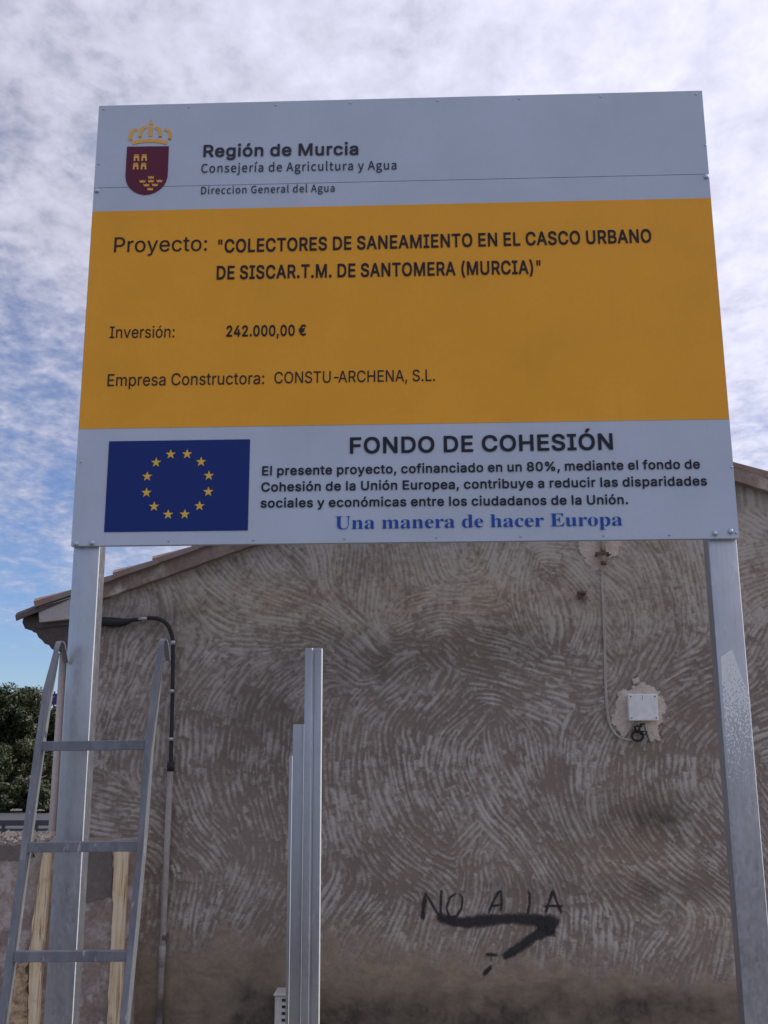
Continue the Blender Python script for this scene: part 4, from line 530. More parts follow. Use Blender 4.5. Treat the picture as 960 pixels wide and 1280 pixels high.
# flag with twelve stars
fl = [P(x, y) for x, y in ((130.6, 665.4), (309.8, 662.9), (312.8, 549.2), (136.2, 551.8))]
fx0, fx1 = (fl[0].x+fl[3].x)/2, (fl[1].x+fl[2].x)/2; fz0, fz1 = (fl[0].z+fl[1].z)/2, (fl[2].z+fl[3].z)/2
FLAG = flatpoly('flag', [(fx0, YP, fz0), (fx1, YP, fz0), (fx1, YP, fz1), (fx0, YP, fz1)], 'blue', SB)
fc = P(222.3, 605.3); fr = (P(262.2, 605)-P(182.4, 605)).x/2
def star_pts(cx, cz, r, y):
    return [(cx+(r if i % 2 == 0 else r*.40)*math.sin(math.pi*i/5), y, cz+(r if i % 2 == 0 else r*.40)*math.cos(math.pi*i/5)) for i in range(10)]
base_star = None
for i in range(12):
    a = rad(15+30*i); c = Vector((fc.x+fr*math.sin(a), YP-.0008, fc.z+fr*math.cos(a)))
    if base_star is None:
        me = bpy.data.meshes.new('star'); p = star_pts(0, 0, .0205, 0); me.from_pydata(p+[(x, .0004, z) for x, y, z in p], [], [tuple(range(10))[::-1], tuple(range(10, 20))]+[(k, (k+1) % 10, 10+(k+1) % 10, 10+k) for k in range(10)]); base_star = me
    o = link('star', base_star, 'yellow', FLAG); o.location = c-parent_world(FLAG)
# coat of arms, outlines in the crest's own drawing units mapped on the sign's face
def Cz(u, v, y=YP): q = P(140+u/10.6667, 140+v/10.6667); return (q.x, y, q.z)
def arc(cx_, cy_, rx, ry, a0, a1, n): return [(cx_+rx*math.cos(rad(a0+(a1-a0)*i/n)), cy_+ry*math.sin(rad(a0+(a1-a0)*i/n))) for i in range(n+1)]
sh = [(203, 465), (760, 458), (746, 800)]+[(740, 870), (722, 930), (690, 985), (640, 1035), (580, 1075), (510, 1100), (440, 1110), (370, 1100), (300, 1070), (240, 1022), (205, 970), (188, 920), (180, 860)]
CREST = flatpoly('coat_of_arms', [Cz(u, v) for u, v in sh], 'maroon', SB)
def thickline(pts, w):
    out1, out2 = [], []
    n = len(pts)
    for i, (x, y) in enumerate(pts):
        x0, y0 = pts[max(0, i-1)]; x1, y1 = pts[min(n-1, i+1)]; dx, dy = x1-x0, y1-y0; l = math.hypot(dx, dy)
        ww = w[i] if isinstance(w, list) else w
        out1.append((x-dy/l*ww/2, y+dx/l*ww/2)); out2.append((x+dy/l*ww/2, y-dx/l*ww/2))
    return out1+out2[::-1]
cm = MB()
def cpoly(m, pts, y=YP): m.prism([Cz(u, v, y) for u, v in pts], (0, .0004, 0))
cpoly(cm, thickline([(270, 420), (350, 398), (430, 388), (510, 384), (590, 388), (660, 398), (735, 416)], 45))
for pts, w in (([(240, 370), (245, 320), (262, 275), (295, 242), (340, 235)], [44, 46, 46, 38, 34]), ([(372, 335), (378, 285), (395, 240), (425, 212), (462, 205)], [40, 44, 46, 40, 34]),
               ([(572, 208), (608, 218), (636, 245), (645, 285), (645, 335)], [30, 40, 46, 44, 40]), ([(700, 235), (745, 245), (772, 275), (780, 318), (768, 368)], [34, 40, 44, 44, 40])):
    cpoly(cm, thickline(pts, w))
for pts, w in (([(225, 385), (275, 366)], 16), ([(350, 337), (398, 337)], 16), ([(612, 335), (665, 335)], 16), ([(742, 360), (792, 372)], 16)): cpoly(cm, thickline(pts, w))
cpoly(cm, [(485, 328), (540, 328), (540, 200), (535, 182), (492, 182), (487, 200)])
cpoly(cm, [(492, 170), (548, 170), (534, 130), (527, 95), (520, 95), (512, 130)])
for u, v in ((300, 250), (425, 205), (600, 210), (745, 235)):
    pass
cm.build('crown', 'gold', CREST)
def castle(cu, cv):
    m = MB(); y = YP-.0008; q = lambda pts: cpoly(m, [(cu+a, cv+b) for a, b in pts], y)
    q([(-38, 45), (-14, 45), (-14, 12), (0, 2), (14, 12), (14, 45), (38, 45), (34, -22), (-32, -22)])
    q([(-28, -27), (32, -27), (34, -45), (24, -36), (12, -45), (2, -36), (-8, -45), (-18, -36), (-28, -45)])
    m.build('castle', 'gold', CREST)
for cu, cv in ((328, 612), (431, 610), (318, 725), (423, 725)): castle(cu, cv)
def crownlet(cu, cv):
    m = MB(); y = YP-.0008
    cpoly(m, [(cu+a, cv+b) for a, b in ((-34, 20), (34, 20), (42, -20), (26, 0), (14, -12), (4, -4), (0, -24), (-4, -4), (-14, -12), (-26, 0), (-42, -20))], y)
    m.build('small_crown', 'gold', CREST)
for cu, cv in ((523, 872), (408, 925), (523, 922), (635, 920), (462, 975), (575, 972), (511, 1028)): crownlet(cu, cv)
# bolts and rivets
def bolt_mesh(r, h, k=6):
    m = bmesh.new()
    prof = [(r*1.25, 0), (r*1.25, h*.22), (r, h*.26), (r, h*.85), (r*.8, h)]
    rings = [[m.verts.new((a*math.cos(2*math.pi*j/12), -b, a*math.sin(2*math.pi*j/12))) for j in range(12)] for a, b in prof]
    for p, q in zip(rings, rings[1:]):
        for j in range(12): m.faces.new((p[j], p[(j+1) % 12], q[(j+1) % 12], q[j]))
    m.faces.new(rings[-1]); bmesh.ops.recalc_face_normals(m, faces=m.faces)
    me = bpy.data.meshes.new('bolt'); m.to_mesh(me); m.free(); return me
bme, rme = bolt_mesh(.0085, .008), bolt_mesh(.0032, .0035)
for px, py in ((95, 679.6), (115.2, 678.6), (893.6, 666.8), (913.2, 664.4), (882.6, 221), (121.4, 238.6)):
    o = link('bolt', bme, 'bolt', SB, True); q = P(px, py); o.location = Vector((q.x, -.0003, q.z))-SB.location
for px, py in ((130, 136.8), (236, 134), (345, 131.3), (438, 129), (546.8, 126), (649, 123.4), (750.7, 120.8), (870, 118), (881.4, 181.6), (123.5, 205), (211, 676), (317, 674.9), (430.6, 673.2), (545.5, 671.8), (651, 670.4), (754.4, 669.4), (836.8, 668.6), (914.5, 584), (920, 666), (101, 577.5)):
    o = link('rivet', rme, 'bolt', SB, True); q = P(px, py); o.location = Vector((q.x, -.0003, q.z))-SB.location
# posts: cold formed channels, web to the front
def channel(x0, x1, y0, dpt, z0, z1, t=.004, lip=.018, groove=0):
    o = [(x0, y0), (x1, y0), (x1, y0+dpt), (x1-lip, y0+dpt), (x1-lip, y0+dpt-t), (x1-t, y0+dpt-t), (x1-t, y0+t), (x0+t, y0+t), (x0+t, y0+dpt-t), (x0+lip, y0+dpt-t), (x0+lip, y0+dpt), (x0, y0+dpt)]
    if groove:
        c = (x0+x1)/2; g = groove
        o[1:1] = [(c-.006, y0), (c-.003, y0+g), (c+.003, y0+g), (c+.006, y0)]
        i = o.index((x1-t, y0+t)); o[i+1:i+1] = [(c+.009, y0+t), (c+.006, y0+g+t), (c-.006, y0+g+t), (c-.009, y0+t)]
    return [(a, b, z0) for a, b in o], z1-z0
YPOST = .030
def post(px0, px1, py):
    x0, x1 = P(px0, py, YPOST).x, P(px1, py, YPOST).x
    o, h = channel(x0, x1, YPOST, .075, -.3, Z0+H-.03)
    return MB().prism(o, (0, 0, h)).build('post', 'galv', SB, bevel=.005, seg=4, smooth=True), x0, x1
def glint_faces(o, lo, hi):  # gives right-facing edges the painted glint
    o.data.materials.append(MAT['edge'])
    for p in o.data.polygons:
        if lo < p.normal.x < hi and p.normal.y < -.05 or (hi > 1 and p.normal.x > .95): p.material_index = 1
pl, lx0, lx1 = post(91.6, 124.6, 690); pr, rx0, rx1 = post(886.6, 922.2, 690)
glint_faces(pl, .25, .97); glint_faces(pr, .25, .97)
pr['label'] = 'right hand post with a patch of speckled white bloom'
# cross rails at the back between the posts
for z in (Z0+.12, Z0+.95, Z0+1.72):
    MB().box(-W2+.02, W2-.02, .0275, .0295, z, z+.05).build('cross_rail', 'galv', SB)
# white bloom on the right post
rp = [(901, 821), (906, 818), (911, 814), (915.5, 812), (919, 822), (924, 838), (931, 856), (937.5, 871), (939.5, 900), (942, 930), (945.5, 960), (949, 1000), (952, 1040), (914, 1040), (912, 1000), (910, 960), (907, 920), (903.5, 870)]
me = bpy.data.meshes.new('white_bloom')
ctr = (922, 930); YB = YPOST-.0008
vs = [P(x, y, YB) for x, y in rp]; vi = [P(ctr[0]+(x-ctr[0])*.93, ctr[1]+(y-ctr[1])*.97, YB) for x, y in rp]
n = len(vs); vv = vs+vi+[P(*ctr, YB)]
me.from_pydata([tuple(v-SB.location) for v in vv], [], [(i, (i+1) % n, n+(i+1) % n, n+i) for i in range(n)]+[(n+i, n+(i+1) % n, 2*n) for i in range(n)])
at = me.attributes.new('edge', 'FLOAT', 'POINT'); at.data.foreach_set('value', [0.35 if y < 1000 else 0.0 for x, y in rp]+[1.0 if y < 990 else .3 for x, y in rp]+[1.0])
wb = link('white_bloom', me, 'residue', pr)

# ================================================================ LADDER
LY, LS, LZ = -.10, .155, 2.0      # its plane leans back towards the post
def LP(x, y): return P(x, y, LY, LS, LZ)
LAD = empty('ladder', (-1.15, -.4, 0), 'old steel ladder with hooked top ends leaning in front of the left post', 'ladder')
def extend(a, b, z):               # carry a line on down to a height
    t = (z-a.z)/(b.z-a.z); return a+(b-a)*t
def rail(edge, width, kink, hook):
    # edge: left edge of the dark front face at several heights; a rectangular tube 0.018 wide, 0.036 deep
    pts = [LP(x, y) for x, y in edge]; bot = extend(pts[0], pts[-1], 0.0)
    path = [Vector(p) for p in pts]+[bot]; m = MB(); d = .046
    secs = []
    for i, p in enumerate(path):
        w = width if i >= kink else width*.8; dd = d if i >= kink else .02
        secs.append([p, p+Vector((w, 0, 0)), p+Vector((w, dd, dd*-.15)), p+Vector((0, dd, dd*-.15))])
    vs = [v for s in secs for v in s]; k = len(secs)
    fs = [(i*4+j, i*4+(j+1) % 4, (i+1)*4+(j+1) % 4, (i+1)*4+j) for i in range(k-1) for j in range(4)]+[(3, 2, 1, 0), ((k-1)*4, (k-1)*4+1, (k-1)*4+2, (k-1)*4+3)]
    m.add(vs, fs); r = m.build('side_rail', 'ladder', LAD, bevel=.0015)
    r.data.materials.append(MAT['sunlit'])  # sides turned to the sun take the lighter, painted-lit steel
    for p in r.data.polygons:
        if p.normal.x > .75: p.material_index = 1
    # hook bent over to the back
    w = width*.8; top = path[0]; hk = MB(); secs = []
    R = .045
    for a in (0, 20, 45, 70, 95, 120, 140, 150):
        y = R-R*math.cos(rad(a)); z = R*math.sin(rad(a)); ny, nz = -math.cos(rad(a)), math.sin(rad(a))
        secs.append((top.y+y, top.z+z, ny, nz))
    y, z, ny, nz = secs[-1]; secs.append((y+.040, z-.050, ny, nz))
    vs = []; t = .007
    for (y, z, ny, nz) in secs:
        for xx in (0, w):
            vs.append((top.x+xx, y, z)); vs.append((top.x+xx, y-ny*t, z-nz*t))
    k = len(secs); fs = []
    for i in range(k-1):
        a, b = i*4, (i+1)*4
        fs += [(a, a+2, b+2, b), (a+1, b+1, b+3, a+3), (a, b, b+1, a+1), (a+2, a+3, b+3, b+2)]
    fs += [(0, 1, 3, 2), ((k-1)*4, (k-1)*4+2, (k-1)*4+3, (k-1)*4+1)]
    hk.add(vs, fs).build('hook', 'ladder', LAD, bevel=.001)
    return path
rl = rail([(66.5, 815), (53.5, 862), (43.5, 930), (25.5, 1060), (6.6, 1200), (-4.5, 1280)], .0225, 1, None)
rr = rail([(197.5, 812), (189.0, 862), (180.5, 933), (171, 1060), (157.6, 1197), (149, 1280)], .0225, 1, None)
def on(path, z):
    for a, b in zip(path, path[1:]):
        if b.z <= z <= a.z:
            t = (a.z-z)/(a.z-b.z); return a+(b-a)*t
rz = [LP(115, 932.5).z, LP(105, 1059.5).z, LP(90, 1197).z]
st = (rz[0]-rz[2])/2
rz += [rz[2]-st, rz[2]-2*st, rz[2]-3*st]
for z in rz:
    if z < .12: continue
    a, b = on(rl, z), on(rr, z); hh = .0165
    m = MB(); x0, x1 = a.x+.0205, b.x+.001; y0 = a.y+.006; y1 = b.y+.006; dz = .003
    m.add([(x0, y0, z-hh), (x1, y1, z-hh+dz), (x1, y1+.026, z-hh+dz), (x0, y0+.026, z-hh), (x0, y0, z+hh), (x1, y1, z+hh+dz), (x1, y1+.026, z+hh+dz), (x0, y0+.026, z+hh)],
          [(0, 1, 2, 3), (4, 7, 6, 5), (0, 4, 5, 1), (1, 5, 6, 2), (2, 6, 7, 3), (3, 7, 4, 0)])
    m.build('rung', 'ladder', LAD, bevel=.002)

# ================================================================ LOOSE STEEL CHANNELS
def loose(px0, px1, py, Y, dpt, groove, label, zt=None):
    a, b = P(px0, py, Y), P(px1, py, Y)
    e = empty('steel_channel', ((a.x+b.x)/2, Y, 0), label, 'steel profile', 'steel channels standing by the wall')
    o, h = channel(a.x, b.x, Y, dpt, 0, a.z, .003, .014, groove)
    glint_faces(MB().prism(o, (0, 0, h)).build('channel_section', 'galv2', e, bevel=.0012, seg=3, smooth=True), .3, 1.1)
loose(381.4, 402.2, 810, .85, .05, .010, 'tallest and widest bare galvanised channel, with a groove down its middle')
loose(366.3, 380.2, 905.5, .95, .045, .0, 'shorter galvanised channel standing just left of the tallest one')
loose(361.6, 365.4, 945, 1.06, .04, .0, 'narrowest and lowest galvanised channel edge, leftmost of the three upright channels')

# ================================================================ HOUSE
YW = 1.80
HX0 = P(88, 900, YW).x                       # left corner of the gable wall
# roof line of the gable (underside of the verge) from the photograph, in the wall's plane
def L2(p, q): k = (q.z-p.z)/(q.x-p.x); return k, p.z-k*p.x
YV = YW-.05
kl, cl = L2(P(45, 755, YV), P(300, 664.5, YV)); kr, cr = L2(P(917, 577.5, YV), P(960, 591.5, YV))
klb, clb = L2(P(126, 750, YV), P(311, 683, YV)); krb, crb = L2(P(919, 600, YV), P(960, 615.5, YV))
kr = krb = -abs(kl)*1.0; q = P(938, 585, YV); cr = q.z-kr*q.x; q = P(938, 607, YV); crb = q.z-krb*q.x; klb = kl; q = P(220, 716, YV); clb = q.z-klb*q.x
q = P(200, 699.5, YV); cl = q.z-kl*q.x
ax = (cr-cl)/(kl-kr); az = kl*ax+cl
HX1 = ax+(ax-HX0)
roof = lambda x: min(klb*x+clb, krb*x+crb)
print('house', HX0, HX1, 'apex', ax, az, 'slope', kl, kr)
HO = empty('house', (ax, YW, 0), 'single storey house gable with swirled grey combed plaster and a low tiled roof', 'house')

# --- combed plaster: bundles of trowel strokes laid over one another, as real relief
FLOWPX = [(320,700,-65),(345,740,-20),(430,720,85),(460,745,80),(540,700,-70),(585,745,0),(630,700,62),(330,765,-8),(380,775,-10),(420,772,-35),(530,780,18),(445,806,-42),(560,812,-45),(610,830,-12),
(340,850,50),(370,830,20),(480,880,35),(550,860,58),(560,900,25),(430,940,85),(500,940,-75),(540,930,75),(310,930,85),(430,1000,-78),(460,1050,-62),(490,1075,-40),(535,1085,-25),(560,1010,-58),(585,1045,42),(625,1045,-42),(640,1000,-60),
(420,1130,55),(470,1150,45),(500,1180,78),(330,1010,-72),(320,1140,62),(650,700,80),(690,690,0),(710,735,-48),(690,760,-80),(730,790,60),(770,715,-35),(805,750,-80),(800,800,55),(760,790,-50),(850,720,-78),(880,760,-85),(940,720,15),(940,640,-30),(945,800,55),(945,900,20),(945,1000,-60),
(680,880,-18),(720,850,-5),(660,950,-78),(740,920,55),(710,960,85),(860,900,38),(840,960,85),(870,850,15),(660,990,-60),(740,980,85),(690,1060,-55),(770,1080,-52),(800,1110,-28),(860,1025,-48),(870,1100,-35),
(725,1180,80),(765,1180,86),(830,1180,42),(890,1190,72),(640,1180,70),(600,1160,65),(560,1170,72),(140,820,88),(175,795,45),(155,870,66),(210,735,-60),(265,760,-38),(310,790,-5),(255,850,48),(225,800,80),(220,920,88),(310,920,88),(135,1000,-15),(160,1030,-5),(235,1000,-66),(258,1055,-38),(240,1140,82),(290,1140,55),(160,930,80)]
STEP = .0045
PXm = .0043
rx0_, rx1_, rz0_, rz1_ = HX0-.02, P(1040, 900, YW).x, .15, P(700, 640, YW).z
GW, GH = int((rx1_-rx0_)/STEP)+1, int((rz1_-rz0_)/STEP)+1
FP = np.array([list(P(x, y, YW)) for x, y, a in FLOWPX])[:, [0, 2]]; FA = np.radians([a for *_, a in FLOWPX])
cxg, czg = np.meshgrid(np.linspace(rx0_, rx1_, 90), np.linspace(rz0_, rz1_, 70))
d2 = (cxg[..., None]-FP[:, 0])**2+(czg[..., None]-FP[:, 1])**2+.004
w = d2**-1.25
fc2 = (w*np.cos(2*FA)).sum(-1); fs2 = (w*np.sin(2*FA)).sum(-1); nrm = np.hypot(fc2, fs2)+1e-9; fc2 /= nrm; fs2 /= nrm
def bil(A, x, z):
    u = np.clip((x-rx0_)/(rx1_-rx0_)*(A.shape[1]-1), 0, A.shape[1]-1.001); v = np.clip((z-rz0_)/(rz1_-rz0_)*(A.shape[0]-1), 0, A.shape[0]-1.001)
    i = u.astype(int); j = v.astype(int); fu = u-i; fv = v-j
    return (A[j, i]*(1-fu)+A[j, i+1]*fu)*(1-fv)+(A[j+1, i]*(1-fu)+A[j+1, i+1]*fu)*fv
def vnoise(shape, cells):                       # smooth value noise on a raster
    g = rng.random((cells[0]+2, cells[1]+2)); y = np.linspace(0, cells[0], shape[0]); x = np.linspace(0, cells[1], shape[1])
    i = y.astype(int); j = x.astype(int); fy = (y-i)[:, None]; fx = (x-j)[None]; fy = fy*fy*(3-2*fy); fx = fx*fx*(3-2*fx)
    return (g[i][:, j]*(1-fx)+g[i][:, j+1]*fx)*(1-fy)+(g[i+1][:, j]*(1-fx)+g[i+1][:, j+1]*fx)*fy
HM = np.full((GH, GW), .45)
NB = 2300
bx = rng.uniform(rx0_, rx1_, NB); bz = rng.uniform(rz0_, rz1_, NB)
th = .5*np.arctan2(bil(fs2, bx, bz), bil(fc2, bx, bz))+rng.normal(0, .13, NB)
Ln = rng.uniform(.22, .60, NB); Wd = rng.uniform(.06, .17, NB)
zTop = P(500, 785, YW).z; TOPZ = (bz+rng.normal(0, .06, NB) > zTop)
curv = rng.normal(0, 1.6, NB)
def strokes(idx):
    nu, nv = 150, 52
    u = np.linspace(-.5, .5, nu); v = np.linspace(-.5, .5, nv)
    x = bx[idx, None]+np.zeros((1, nu)); z = bz[idx, None]+np.zeros((1, nu)); t0 = th[idx]
    # trace the centre line both ways along the field
    ds = Ln[idx]/nu; T = np.zeros((len(idx), nu)); c = nu//2; T[:, c] = t0
    for sgn, rangei in ((1, range(c+1, nu)), (-1, range(c-1, -1, -1))):
        px_, pz_, pt = bx[idx].copy(), bz[idx].copy(), t0.copy()
        for k in rangei:
            a = .5*np.arctan2(bil(fs2, px_, pz_), bil(fc2, px_, pz_)); dlt = (a-pt+np.pi/2) % np.pi-np.pi/2
            pt = pt+np.clip(dlt, -.30, .30)*.45+sgn*curv[idx]*ds
            px_ = px_+sgn*ds*np.cos(pt); pz_ = pz_+sgn*ds*np.sin(pt); x[:, k] = px_; z[:, k] = pz_; T[:, k] = pt
    Wv = Wd[idx, None, None]*v[None, None, :]
    X = x[:, :, None]-np.sin(T)[:, :, None]*Wv; Z = z[:, :, None]+np.cos(T)[:, :, None]*Wv
    per = np.where(TOPZ[idx], rng.uniform(.019, .031, len(idx)), rng.uniform(.022, .040, len(idx)))[:, None, None]; ph = rng.uniform(0, 6.28, len(idx))[:, None, None]
    R_ = lambda lo, hi: rng.uniform(lo, hi, len(idx))[:, None, None]
    vv = v[None, None, :]; uu = u[None, :, None]
    wob = 1.0*np.sin(uu*R_(3, 8)+R_(0, 6.3)+vv*R_(-2, 2))+.45*np.sin(uu*R_(9, 20)+R_(0, 6.3)+vv*R_(-5, 5))
    jit = rng.uniform(-1.6, 1.6, (len(idx), 1, nv//4+2)); jit = np.repeat(jit, 4, 2)[:, :, :nv]
    pr_ = .5+.5*np.cos(2*np.pi*Wv/per+ph+wob+.7*jit)
    pr_ = pr_**np.where(TOPZ[idx], .5, .85)[:, None, None]
    # each ridge has its own start and end
    ridge_id = np.floor((Wv/per)+(ph+wob)/6.283)
    r1 = np.modf(np.abs(np.sin(ridge_id*12.9898+idx[:, None, None]*78.233)*43758.5453))[0]
    r2 = np.modf(np.abs(np.sin(ridge_id*39.425+idx[:, None, None]*11.135)*24634.6345))[0]
    lim1 = -.5+.42*r1; lim2 = .5-.42*r2; U = u[None, :, None]
    inside = (U > lim1) & (U < lim2) & (np.abs(vv) < .5-.12*np.abs(np.sin(uu*R_(5, 14)+R_(0, 6))))
    amp = (.62+.38*r2)*R_(.78, 1.05)*(1+.16*np.sin(uu*Ln[idx, None, None]/R_(.010, .016)*6.28+3*vv))
    tap = np.clip(np.minimum(U-lim1, lim2-U)/.16, 0, 1)
    lowz = ~TOPZ[idx][:, None, None]
    h = np.where(lowz, .04+.95*pr_*amp*(.10+.90*tap), .14+.80*pr_*amp*(.35+.65*tap))+rng.normal(0, .05, len(idx))[:, None, None]
    return X, Z, h, inside
order = np.arange(NB)
for s0 in range(0, NB, 200):
    idx = order[s0:s0+200]; X, Z, h, ins = strokes(idx)
    gi = np.round((Z-rz0_)/STEP).astype(int); gj = np.round((X-rx0_)/STEP).astype(int)
    ok = ins & (gi >= 0) & (gi < GH) & (gj >= 0) & (gj < GW)
    HM[gi[ok], gj[ok]] = h[ok]
k3 = (HM+np.roll(HM, 1, 0)+np.roll(HM, -1, 0)+np.roll(HM, 1, 1)+np.roll(HM, -1, 1))/5
HM = .60*HM+.40*k3
HM = np.clip(HM+.22*(rng.random(HM.shape)-.5)+.34*(vnoise(HM.shape, (GH//4, GW//4))-.5)+.30*(vnoise(HM.shape, (GH//14, GW//14))-.5)+.34*(vnoise(HM.shape, (GH//34, GW//40))-.5)+.10*(np.arange(GH)[:, None]*STEP+rz0_ > zTop), 0, 1)
# regional differences, laid out in the wall's plane
XX, ZZ = np.meshgrid(rx0_+np.arange(GW)*STEP, rz0_+np.arange(GH)*STEP)
def blob(px, py, rx, rz): c = P(px, py, YW); return np.exp(-(((XX-c.x)/(rx*PXm))**2+((ZZ-c.z)/(rz*PXm))**2))
n1 = vnoise(HM.shape, (9, 14)); n2 = vnoise(HM.shape, (40, 60)); n3 = vnoise(HM.shape, (150, 220)); n4 = vnoise(HM.shape, (4, 60))
ST = .04*n1
for a in ((480,830,120,26,.30),(640,800,50,30,.30),(190,770,90,20,.30),(780,1020,70,26,.34),(830,1022,40,20,.3),(320,900,60,70,.22),(380,870,70,60,.15),(880,860,60,80,.12),(150,950,60,90,.12),(700,1110,120,14,.2),(860,1115,60,14,.3),(810,1110,14,26,.25),(727,748,6,12,.5),
          (330,1245,45,70,.36),(230,1240,40,70,.22),(480,1270,150,26,.40),(700,1262,190,26,.42),(860,1254,80,12,.4),(697,1240,12,14,.35),(338,1290,40,50,.4),(600,1292,520,30,.42)):
    ST = ST+a[4]*blob(*a[:4])*(.55+.9*n2*.6+.5*n1)
ST = np.clip(ST*(.85+.3*n3), 0, .8)
WM = np.clip(.9*blob(310, 755, 110, 40)+.7*blob(560, 745, 140, 45)+.35*blob(700, 720, 300, 50)+.75*blob(790, 1060, 55, 60)+.5*blob(890, 1160, 40, 40)+.5*blob(785, 1000, 12, 40)+.55*blob(170, 1130, 25, 90)+.3*blob(450, 1190, 150, 30), 0, 1)*(.4+1.0*n2)
zl = np.array([P(x, y, YW).z for x, y in ((100, 1205), (300, 1165), (430, 1180), (560, 1195), (700, 1200), (860, 1228), (960, 1240))]); xl = np.array([P(x, y, YW).x for x, y in ((100, 1205), (300, 1165), (430, 1180), (560, 1195), (700, 1200), (860, 1228), (960, 1240))])
edge = np.interp(XX, xl, zl)+.16*(n2-.5)+.09*(n3-.5)
SM = 1/(1+np.exp(np.clip((ZZ-edge)/.028, -30, 30)))
HM2 = HM*(1-SM)+(.40+.25*(n3-.5))*SM
# mesh: fine where the photograph shows it, coarse beyond
xsA = np.concatenate([HX0+np.arange(0, int((rx1_-HX0-.01)/STEP))*STEP]); xsB = np.arange(xsA[-1]+.03, HX1, .03); xsv = np.concatenate([xsA, xsB, [HX1]])
nr = int((rz1_-rz0_-.01)/STEP); zsv = rz0_+.005+np.arange(nr)*STEP; zsv = np.concatenate([np.arange(-.1, .14, .03), zsv, np.arange(zsv[-1]+.03, az+.02, .03)])
GX, GZ = np.meshgrid(xsv, zsv)
sx_ = rx0_+np.abs((GX-rx0_+(rx1_-rx0_)) % (2*(rx1_-rx0_))-(rx1_-rx0_)); sz_ = np.clip(GZ, rz0_, rz1_)
hh = bil(HM2, sx_, sz_); stv = bil(ST, sx_, sz_); wmv = bil(WM, sx_, sz_); smv = bil(SM, GX, GZ)
AMP = .0065
GY = YW-AMP*hh
def wall_y(x, z): return YW-AMP*float(bil(HM2, np.array([x]), np.array([z]))[0])
rt = np.minimum(klb*GX+clb, krb*GX+crb)+.03
keep = GZ <= rt+.03
GZ = np.minimum(GZ, rt)
nz_, nx_ = GX.shape
idm = np.arange(nz_*nx_).reshape(nz_, nx_)
fk = keep[:-1, :-1] & keep[:-1, 1:] & ((GZ[1:, :-1] > GZ[:-1, :-1]+1e-6) | (GZ[1:, 1:] > GZ[:-1, 1:]+1e-6))
q = np.stack([idm[:-1, :-1], idm[:-1, 1:], idm[1:, 1:], idm[1:, :-1]], -1)[fk]
me = bpy.data.meshes.new('plaster_wall')
me.vertices.add(nz_*nx_); me.vertices.foreach_set('co', np.stack([GX-ax, GY-YW, GZ], -1).astype(np.float32).ravel())
me.loops.add(q.size); me.loops.foreach_set('vertex_index', q.astype(np.int32).ravel()); me.polygons.add(len(q)); me.polygons.foreach_set('loop_start', (np.arange(len(q))*4).astype(np.int32))
me.polygons.foreach_set('use_smooth', np.ones(len(q), bool))
for nm, arr in (('ridge', hh), ('stain', stv), ('warm', wmv), ('smooth', smv)):
    a_ = me.attributes.new(nm, 'FLOAT', 'POINT'); a_.data.foreach_set('value', arr.astype(np.float32).ravel())
me.update(calc_edges=True); me.validate()
link('plaster_wall', me, 'plaster', HO)
print('wall faces', len(q))
# solid behind the plaster skin: side and rear walls
YR = YW+5.2
m = MB(); zE0, zE1 = roof(HX0), roof(HX1)
m.box(HX0, HX0+.25, YW+.004, YR, -.1, zE0); m.build('side_wall', 'lowwall', HO)
m = MB(); m.box(HX1-.25, HX1, YW+.004, YR, -.1, zE1); m.build('side_wall', 'lowwall', HO)
m = MB(); m.prism([(HX0+.25, YR-.25, -.1), (HX1-.25, YR-.25, -.1), (HX1-.25, YR-.25, zE1), (ax, YR-.25, roof(ax)), (HX0+.25, YR-.25, zE0)], (0, .25, 0)); m.build('rear_wall', 'lowwall', HO)
# verge band under the tiles, both slopes
XE0 = P(47, 765, YV).x; XE1 = ax+(ax-XE0)
def band(xa, xb, mat, name, y0, y1, tk=0.0, drop=0.0):
    m = MB(); k, c = (kl, cl) if xa < ax-.01 else (kr, cr); kb, cb = (klb, clb) if xa < ax-.01 else (krb, crb)
    n = max(2, int(abs(xb-xa)/.05)); vs = []
    for i in range(n+1):
        x = xa+(xb-xa)*i/n; j = .010*(mnoise.noise(Vector((x*9, 1, 0)))); j2 = .006*(mnoise.noise(Vector((x*14, 5, 0))))
        jy = .012*mnoise.noise(Vector((x*7, 3, 0)))
        zt_, zb_ = k*x+c-.018-tk, kb*x+cb+j2-drop
        vs += [(x, y0+jy, zb_), (x, y0+jy*.5, (zt_+zb_)/2), (x, y0, zt_), (x, y1, zt_), (x, y1, zb_)]
    fs = [(i*5+a, i*5+(a+1) % 5, (i+1)*5+(a+1) % 5, (i+1)*5+a) for i in range(n) for a in range(5)]+[(0, 1, 2, 3, 4), tuple(n*5+a for a in (4, 3, 2, 1, 0))]
    m.add(vs, fs); return m.build(name, mat, HO, smooth=False)
XB = P(92, 755, YV).x
band(XB, ax-.002, 'verge', 'verge_band', YV-.008, YW+.05)
band(ax+.002, XE1-.15, 'verge', 'verge_band', YV-.008, YW+.05)
b0 = [P(47.5, 759, YV-.02), P(90, 745, YV-.02), P(90, 773.5, YV-.02), P(49, 778, YV-.02)]
MB().prism([tuple(p) for p in b0], (0, .10, 0)).build('verge_end', 'pale_verge', HO, bevel=.003)['label'] = 'pale grey end of the verge at the eave'
